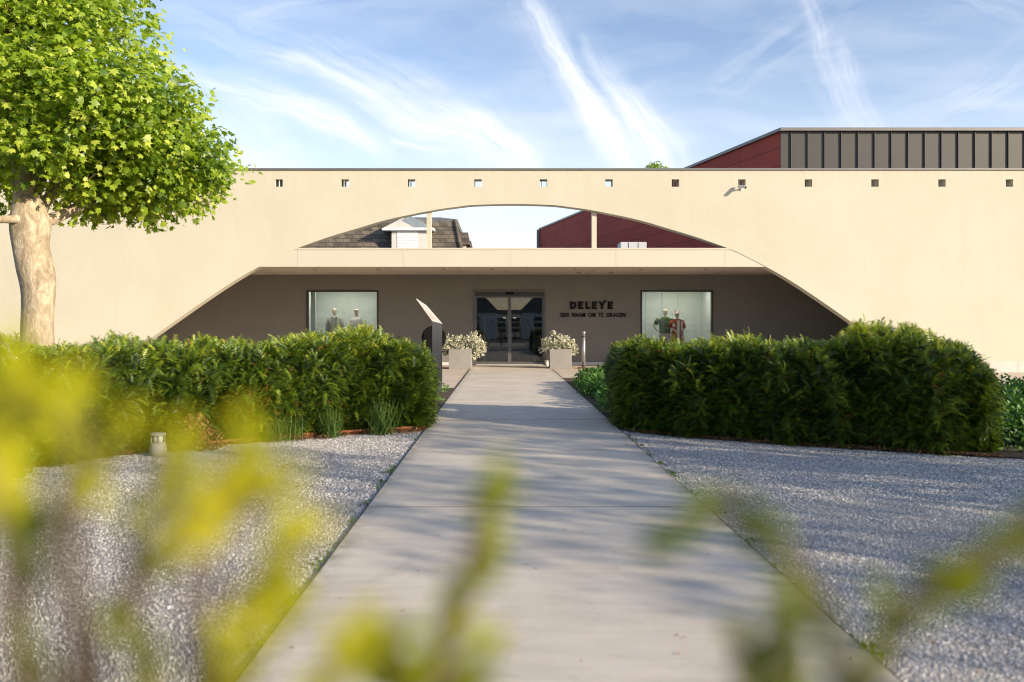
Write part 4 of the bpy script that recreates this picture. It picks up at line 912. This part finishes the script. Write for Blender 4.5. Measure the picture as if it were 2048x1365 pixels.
def hedge_surface(F, B, H, S_, TH_, shrink=0.0, ends=(1, 1), seed=0):
    uu, f, b, h = band(F, B, H); fi = np.stack([np.interp(S_, uu, f[:, i]) for i in (0, 1)], 1); bi = np.stack([np.interp(S_, uu, b[:, i]) for i in (0, 1)], 1); hi = np.interp(S_, uu, h)
    e = np.ones_like(S_)
    a = .07; a1 = .24
    if ends[0]: e = np.where(S_ < a, np.sqrt(np.clip(1-((a-S_)/a)**2, 0, 1))**.6, e)
    if ends[1]: e = np.where(S_ > 1-a1, np.sqrt(np.clip(1-((S_-1+a1)/a1)**2, 0, 1)), e)
    c = (fi+bi)/2; w = (fi-bi)/2*(1-shrink)
    co, si = np.cos(TH_), np.sin(TH_); k = np.sign(co)*np.abs(co)**.38; z = np.abs(si)**.42
    nzv = .085*np.sin(S_*19+seed)*np.cos(TH_*2)+.05*np.sin(S_*71+seed*2)*np.sin(TH_*9)+.05*np.sin(S_*47+TH_*3+seed)+.045*np.sin(S_*103+TH_*7)+.03*np.sin(S_*211-TH_*13)
    wob = 1+nzv
    k2 = k*(.7+.3*e)*wob*(1-.10*(z > .9)*0)
    bulge = 1+.03*np.sin(np.clip(z, 0, 1)*3.1)
    xy = c+w*(k2*bulge)[:, None]; zz = hi*z*(.42+.58*e)*(1+nzv*.75)*(1-shrink)
    return np.concatenate([xy, zz[:, None]], 1)
def hedge(label, F, B, H, n, base, ends=(1, 1), seed=0, dens_front=.62, size=(.085, .16), mat='yew', tmpl=None, name='hedge', cat='hedge', dry=.012):
    r = thing(name, label, cat, base)
    # inner mass of twigs
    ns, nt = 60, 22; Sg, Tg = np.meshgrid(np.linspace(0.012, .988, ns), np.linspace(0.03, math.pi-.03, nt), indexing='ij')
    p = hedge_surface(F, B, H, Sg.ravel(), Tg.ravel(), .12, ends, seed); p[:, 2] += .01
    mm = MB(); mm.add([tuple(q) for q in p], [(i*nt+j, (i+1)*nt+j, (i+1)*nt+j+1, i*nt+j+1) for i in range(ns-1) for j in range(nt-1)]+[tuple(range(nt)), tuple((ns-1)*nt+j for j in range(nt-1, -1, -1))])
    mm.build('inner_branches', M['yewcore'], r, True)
    S_ = RNG.random(n); S_[:n//9] = RNG.random(n//9)*.03*ends[0]; S_[n//9:2*n//9] = 1-RNG.random(2*n//9-n//9)*.03*ends[1]
    th = np.where(RNG.random(n) < dens_front, np.arcsin(RNG.uniform(0.0, .97, n)**(1/.42)), RNG.uniform(.75, math.pi*.72, n))
    e = 1e-3; sh = RNG.random(n)**1.6*.10; p0 = hedge_surface(F, B, H, S_, th, 0, ends, seed); ps = hedge_surface(F, B, H, np.clip(S_+e, 0, 1), th, 0, ends, seed); pt_ = hedge_surface(F, B, H, S_, th+e, 0, ends, seed)
    nr = np.cross(ps-p0, pt_-p0); ln = np.linalg.norm(nr, axis=1, keepdims=True); ln[ln < 1e-12] = 1; nr /= ln
    cen = hedge_surface(F, B, H, S_, np.full(n, math.pi/2), .5, ends, seed); cen[:, 2] = .5; sg = np.sign(((p0-cen)*nr).sum(1)); sg[sg == 0] = 1; nr *= sg[:, None]
    endn = np.zeros((n, 3)); F_, B_ = np.array(F, float), np.array(B, float); d0 = np.append(F_[0]-F_[1], 0); d0 /= np.linalg.norm(d0); d1 = np.append(F_[-1]-F_[-2], 0); d1 /= np.linalg.norm(d1)
    nr = np.where((S_ < .02)[:, None] & (ends[0] > 0), nr*.4+d0, nr); nr = np.where((S_ > .98)[:, None] & (ends[1] > 0), nr*.4+d1, nr); nr /= np.linalg.norm(nr, axis=1, keepdims=True)
    # end caps need depth: push some sprigs inwards over the whole end face
    p = p0-nr*sh[:, None]
    capm = (S_ < .02) | (S_ > .98); q = RNG.random(n); p = np.where(capm[:, None], p*(1-.0)+(cen*np.array([1, 1, 0])+np.array([0, 0, 1])*p0[:, 2:3]*RNG.random((n, 1))-p)*(q**1.5)[:, None]*.8, p)
    dirs = nr*.9+rdir(n)*.7+np.array([0, 0, .02])+np.array([0, 0, .45])*(p0[:, 2:3] > .9); up = np.array([0, 0, 1.0])+nr*.6+rdir(n)*.35
    v, f, t = tmpl or sprig()
    sunlit_rim = np.clip((p[:, 2]/np.mean(H)-.82)*3, 0, 1)  # sunlit upper rim of the hedge, put into the sprig tint
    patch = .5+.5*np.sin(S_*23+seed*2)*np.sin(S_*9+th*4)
    tint = .27+RNG.normal(0, .17, n)+sunlit_rim*.42*RNG.random(n)**.6+patch*.10-sh*3.2  # depth term puts gap shade and older inner leaves into the tint
    new = RNG.random(n) < (.09+.25*sunlit_rim*patch); tint = np.where(new, tint+.3, tint); tint = np.clip(tint, 0, .86); tint = np.where(RNG.random(n) < dry*(.4+patch), 1.0, tint)
    p[:, 2] = np.maximum(p[:, 2], .03)
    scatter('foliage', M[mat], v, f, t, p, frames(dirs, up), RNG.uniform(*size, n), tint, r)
    # long new shoots standing above the trimmed surface
    m_ = int(150*(len(F)/6)); S2 = RNG.random(m_); th2 = RNG.uniform(.7, 2.0, m_); p2 = hedge_surface(F, B, H, S2, th2, .02, ends, seed)
    d2 = np.array([0, 0, .75])+rdir(m_)*.55
    if mat == 'yew': scatter('new_shoots', M[mat], v, f, t, p2, frames(d2, rdir(m_)), RNG.uniform(.12, .24, m_), RNG.uniform(.35, .8, m_), r)
    return r
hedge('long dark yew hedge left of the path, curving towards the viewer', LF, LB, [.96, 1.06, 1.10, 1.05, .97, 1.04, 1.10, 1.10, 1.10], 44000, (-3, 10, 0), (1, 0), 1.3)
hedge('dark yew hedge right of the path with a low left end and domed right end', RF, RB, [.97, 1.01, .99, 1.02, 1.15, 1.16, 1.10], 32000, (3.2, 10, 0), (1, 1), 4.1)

def oval_leaf():
    return [(0, 0, 0), (-.3, .35, .05), (-.22, .75, .03), (0, 1, -.05), (.22, .75, .03), (.3, .35, .05)], [(0, 5, 4), (0, 4, 3), (0, 3, 2), (0, 2, 1)], [0, .03, .05, .1, .05, .03]
def mound(label, ells, n, base, mat='ivy', size=(.03, .06), name='ground_cover', cat='ground cover', kind='stuff', tint=(.45, .22)):
    pos, d, k = blob_points(n, ells, .45); kk = pos[:, 2] > .01; pos, d = pos[kk], d[kk]; n = len(pos)
    v, f, t = oval_leaf(); o = scatter(name, M[mat], v, f, t, pos, frames(d*.7+rdir(n)*.7+np.array([0, 0, .3]), d+rdir(n)*.5+np.array([0, 0, .8])), RNG.uniform(*size, n), RNG.normal(tint[0], tint[1], n), None, base)
    return tag(o, label, cat, kind=kind)
g = [((1.95+.38*k+random.uniform(-.08, .08), 12.0+.72*i+random.uniform(-.15, .15), .08), (.44, .55, .27+.03*k+random.uniform(0, .07))) for i in range(9) for k in range(4)]
mound('low fresh green leafy plants along the right edge of the path behind the hedge', g, 34000, (2, 15, 0), size=(.04, .085))
g = [((5.6+i*.75+random.uniform(-.1, .1), 8.6+.55*j+random.uniform(-.1, .1)+i*.1, .14), (.55, .45, .36+.02*j)) for i in range(6) for j in range(6)]
mound('mass of low green leafy shrubs right of the right hedge at the picture edge', g, 48000, (8, 10, 0), size=(.035, .07))
g = [((-1.25-random.random()*.7, 12.2+i*.28, .0), (.24+.1*random.random(), .3, .12)) for i in range(16)]
mound('thin green weeds on the strip left of the path beside the steel stele', g, 5200, (-1.3, 14, 0), size=(.025, .05), tint=(.75, .2))
g = [((-.88-.18-random.random()*.1, 10.6+i*.3, .12), (.13, .2, .3)) for i in range(5)]
mound('yellow green young shoots at the path end of the left hedge', g, 1100, (-1.1, 11, 0), 'young', (.03, .055), 'shoot_tuft', 'plant', None, (.45, .2))
# red flower by the path
fl = thing('red_flower', 'single small red flower at the left path edge by the hedge end', 'flower', (-1.02, 11.9, 0))
MB().tube([(-1.02, 11.9, 0), (-1.02, 11.88, .12)], .004, 6).build('stem', M['grass'], fl)
mm = MB()
for i in range(6): gg = i*1.047; mm.ell((-1.02+.018*math.cos(gg), 11.88+.018*math.sin(gg), .13), .016, .016, .01, 8, 6)
mm.build('petals', pm('red_petal', (.6, .03, .03), .5), fl, True)
# leafy bush at the lower left, and rust leaved one by the garden light
g = [((-4.55, 6.75, .28), (.32, .3, .26)), ((-4.3, 6.9, .16), (.25, .25, .2)), ((-4.85, 6.7, .22), (.3, .3, .25))]
mound('small round leaved bush at the foot of the left hedge near the picture edge', g, 2600, (-4.5, 6.8, 0), size=(.03, .055), name='small_bush', cat='bush', kind=None, tint=(.35, .2))
g = [((-3.25, 8.45, .16), (.16, .15, .22)), ((-3.12, 8.5, .08), (.14, .14, .14))]
mound('small brownish bush beside the short garden light', g, 900, (-3.2, 8.5, 0), 'dry', (.02, .035), 'small_bush', 'bush', None, (.4, .25))

def tuft(label, x, y, h, n, spread):
    tv = [(-.012, 0, 0), (.012, 0, 0), (.009, .5, .04), (-.009, .5, .04), (0, 1, -.02)]; tf = [(0, 1, 2), (0, 2, 3), (3, 2, 4)]
    pos = np.stack([x+RNG.normal(0, spread*.4, n), y+RNG.normal(0, spread*.3, n), np.zeros(n)], 1); d = np.stack([RNG.normal(0, .22, n), RNG.normal(0, .2, n), np.ones(n)], 1)
    o = scatter('weed_tuft', M['grass'], tv, tf, [0, 0, .1, .1, .3], pos, frames(d, rdir(n)), RNG.uniform(.5, 1, n)*h, RNG.random(n)*.7, None, (x, y, 0)); return tag(o, label, 'weed', 'grassy weeds along the hedges')
tuft('feathery green weed, middle one of three in front of the left hedge', (664-VX)/FPX*9.45, 9.4, .42, 90, .16)
tuft('feathery green weed nearest the path in front of the left hedge', (765-VX)/FPX*9.75, 9.65, .55, 90, .16)
tuft('feathery green weed nearest the garden light in front of the left hedge', (570-VX)/FPX*9.2, 9.1, .36, 80, .2)
tuft('tiny green weed at the right path edge in the gravel', XR+.05, 6.75, .09, 14, .04)
# dry leaves and litter along the hedge foot
def litter():
    n = 3800; u = RNG.random(n); F = np.array(LF[:6]); x = np.interp(u, np.linspace(0, 1, 6), F[:, 0]); y = np.interp(u, np.linspace(0, 1, 6), F[:, 1])-.12-np.abs(RNG.normal(0, .10, n))*(.4+1.0*(np.sin(u*21) > .2))
    n2 = 2200; u2 = RNG.random(n2); G = np.array(RF); x2 = np.interp(u2, np.linspace(0, 1, 6), G[:, 0]); y2 = np.interp(u2, np.linspace(0, 1, 6), G[:, 1])-.08-np.abs(RNG.normal(0, .05, n2))
    x = np.concatenate([x, x2]); y = np.concatenate([y, y2]); n += n2; v, f, t = oval_leaf()
    pos = np.stack([x, y, RNG.uniform(.005, .03, n)], 1); d = rdir(n); d[:, 2] *= .25
    o = scatter('leaf_litter', M['dry'], v, f, t, pos, frames(d, np.array([0, 0, 1.0])+rdir(n)*.4), RNG.uniform(.015, .04, n), RNG.random(n)); tag(o, 'orange brown dead leaves lying along the foot of the hedges', 'dead leaves', kind='stuff')
litter()

def debris():
    n = 420; y = RNG.uniform(3, 10, n); x = RNG.uniform(-.6, .62, n)*y; v, f, t = oval_leaf(); pos = np.stack([x, y, np.where((x > XL) & (x < XR), .011, .006)], 1)
    k = ~((x > XL) & (x < XR)) | (RNG.random(n) < .4); pos = pos[k]; n = len(pos); d = rdir(n); d[:, 2] *= .15
    o = scatter('fallen_bits', M['dry'], v, f, t, pos, frames(d, np.array([0, 0, 1.0])+rdir(n)*.25), RNG.uniform(.006, .022, n), RNG.random(n)); tag(o, 'tiny dry leaf bits scattered over the gravel and the path', 'dead leaves', kind='stuff')
debris()
def edge_weeds():
    n = 380; k = RNG.integers(0, 34, n); cy = RNG.uniform(3.2, 9.8, 34)**1.0; sd = RNG.random(34) < .5; v, f, t = oval_leaf()
    x = np.where(sd[k], XL-.03, XR+.03)+RNG.normal(0, .018, n); y = cy[k]+RNG.normal(0, .05, n); d = rdir(n)+np.array([0, 0, .9])
    o = scatter('edge_weeds', M['grass'], v, f, t, np.stack([x, y, np.full(n, .002)], 1), frames(d, rdir(n)), RNG.uniform(.012, .032, n), RNG.random(n)); tag(o, 'tiny green weeds growing in the seam between path and gravel', 'weed', kind='stuff')
edge_weeds()

# ------------------------------------------------------------------ blurred shrubs right in front of the viewer
def broad_leaf():
    v = []; f = []
    ys_ = [0, .12, .3, .5, .7, .87, 1]; ws_ = [.02, .13, .24, .27, .21, .11, 0]
    for y, w in zip(ys_, ws_): v += [(-w, y, .06*w-.15*y*y), (0, y, -.15*y*y-.02), (w, y, .06*w-.15*y*y)]
    for i in range(6):
        for j in (0, 1): a = i*3+j; f += [(a, a+1, a+4), (a, a+4, a+3)]
    return v, f, [.0]*len(v)
def near_shrub(name, label, strands, mat, base, sub):
    """strands: list of (px,py,Y) points from tip to root end, leaves along; each strand runs down to the soil"""
    r = thing(name, label, 'shrub', base); st = MB(); LP, LD, LS, LT, UPV = [], [], [], [], []
    for pts, size, cnt, lo, hi in strands:
        w = [P(*q) for q in pts]; foot = Vector((base[0]+random.uniform(-.05, .05), base[1]+random.uniform(-.04, .04), 0)); mid = w[-1].lerp(foot, .35); mid.z = w[-1].z-.28
        path = w+[mid, foot]; st.tube(path, [sub*.4+.0012]+[.002+sub]*(len(w)-1)+[.004+sub, .007], 6)
        segs = [(a, b) for a, b in zip(w[:-1], w[1:])]
        for i in range(cnt):
            u = (i+.5)/cnt*len(segs); k = min(int(u), len(segs)-1); a, b = segs[k]; p = a.lerp(b, u-k); t = (a-b).normalized()
            sd = Vector(rdir(1)[0]); d = t*.8+sd*.7; LP.append(p); LD.append(d); LS.append(size*random.uniform(.7, 1.15)); LT.append(random.uniform(lo, hi)); UPV.append(Vector((.3, -.8, .5))+Vector(rdir(1)[0])*.6)
        LP.append(w[0]); LD.append((w[0]-w[1]).normalized()); LS.append(size*.9); LT.append(hi); UPV.append(Vector((.1, -1, .3)))
    st.build('stem', M['twig'], r, True); v, f, t = broad_leaf()
    scatter('foliage', M[mat], v, f, t, np.array(LP), frames(np.array(LD), np.array(UPV)), np.array(LS), np.array(LT), r)
    return r
Ls = []
for tip, root, Y, cnt, size, lo, hi in [
    ((30, 730), (40, 960), .25, 6, .017, .5, .9), ((150, 800), (120, 1000), .24, 6, .017, .5, .9), ((-50, 860), (0, 1080), .23, 6, .018, .4, .9),
    ((240, 870), (150, 1040), .25, 6, .016, .5, .9), ((350, 900), (260, 1060), .25, 7, .016, .5, .95), ((470, 880), (370, 1060), .25, 7, .016, .5, .95),
    ((560, 970), (430, 1090), .25, 8, .016, .6, 1.0), ((610, 1080), (470, 1180), .25, 8, .016, .6, 1.0), ((400, 1000), (280, 1110), .24, 8, .016, .6, 1.0),
    ((60, 1030), (50, 1150), .25, 6, .016, .0, .15), ((560, 1200), (470, 1320), .26, 6, .016, .4, .8), ((260, 1290), (330, 1420), .24, 5, .015, .0, .3),
    ((50, 1290), (130, 1440), .25, 5, .015, .0, .25), ((520, 1270), (400, 1440), .25, 7, .018, .5, .8), ((710, 1270), (640, 1440), .26, 7, .018, .5, .8), ((300, 1120), (200, 1280), .27, 4, .013, .1, .5)]:
    mid = ((tip[0]+root[0])/2+random.uniform(-20, 20), (tip[1]+root[1])/2)
    Ls.append(([(*tip, Y+.02), (*mid, Y+.024), (*root, Y+.028)], size*1.0, int(cnt*1.7), lo*.75, hi*.95))
near_shrub('foreground_shrub', 'out of focus yellow green shrub filling the lower left corner', Ls, 'young', (-.12, .30, 0), 0)
near_shrub('foreground_sprig', 'out of focus upright yellow leaf and shoots at the bottom centre', [
    ([(985, 985, .31), (960, 1070, .31), (925, 1180, .31), (890, 1300, .31), (860, 1420, .31)], .019, 20, .1, .5),
    ([(760, 1300, .33), (790, 1370, .33), (810, 1440, .33)], .024, 9, .4, .8), ([(950, 1330, .32), (900, 1390, .32), (880, 1450, .32)], .022, 7, .2, .6)], 'young', (-.03, .35, 0), .0012)
near_shrub('foreground_branch', 'out of focus olive green branch in the lower right corner', [
    ([(1340, 1070, .30), (1420, 1005, .30), (1490, 1020, .30), (1560, 1090, .30), (1640, 1210, .30), (1690, 1330, .30), (1720, 1430, .30)], .016, 44, .0, .1),
    ([(2100, 1050, .30), (1980, 1110, .30), (1880, 1165, .30), (1790, 1230, .30), (1740, 1390, .30)], .016, 46, .0, .3),
    ([(1590, 1230, .29), (1580, 1300, .29), (1565, 1420, .29)], .017, 18, .0, .2), ([(1480, 1300, .30), (1500, 1360, .30), (1520, 1430, .30)], .016, 10, .1, .3)], 'young', (.11, .34, 0), .0008)

# ------------------------------------------------------------------ street behind the viewer, mirrored in the shop glass
def back_house(x0, x1, y, label, slope, top=5.2):
    r = thing('street_house', label, 'house', ((x0+x1)/2, y, 0)); hh = 2.6
    wins = [(x0+1.2+i*1.9, x0+2.5+i*1.9, .5+j*.62, .95+j*.62) for i in range(int((x1-x0-2)/1.9)) for j in range(3)]
    m = MB(); rect_wall(m, x0, x1, -.05, hh, y, y+.3, wins); m.box(x0, x1, y-8, y-.001, -.05, hh); m.build('wall', M['shutter'], r)
    for a in wins: MB().box(a[0], a[1], y+.05, y+.08, a[2], a[3]).build('window', M['frame'], r)
    m = MB(); m.prism([(x0-.3, hh+.01), (x1+.3, hh+.01), (x1+.3-(slope if slope > 0 else 0), top), (x0-.3-(slope if slope < 0 else 0), top)], y-8, y+.5); m.build('roof', M['lead'], r)
back_house(-22, -.6, -28, 'white house with dark roof across the street behind the viewer, left', 2.5)
back_house(1.9, 24, -28, 'white house with dark roof across the street behind the viewer, right', -2.5)
back_house(-6, 8, -40, 'low white house with flat dark roof seen between the two street houses', .3, 3.1)
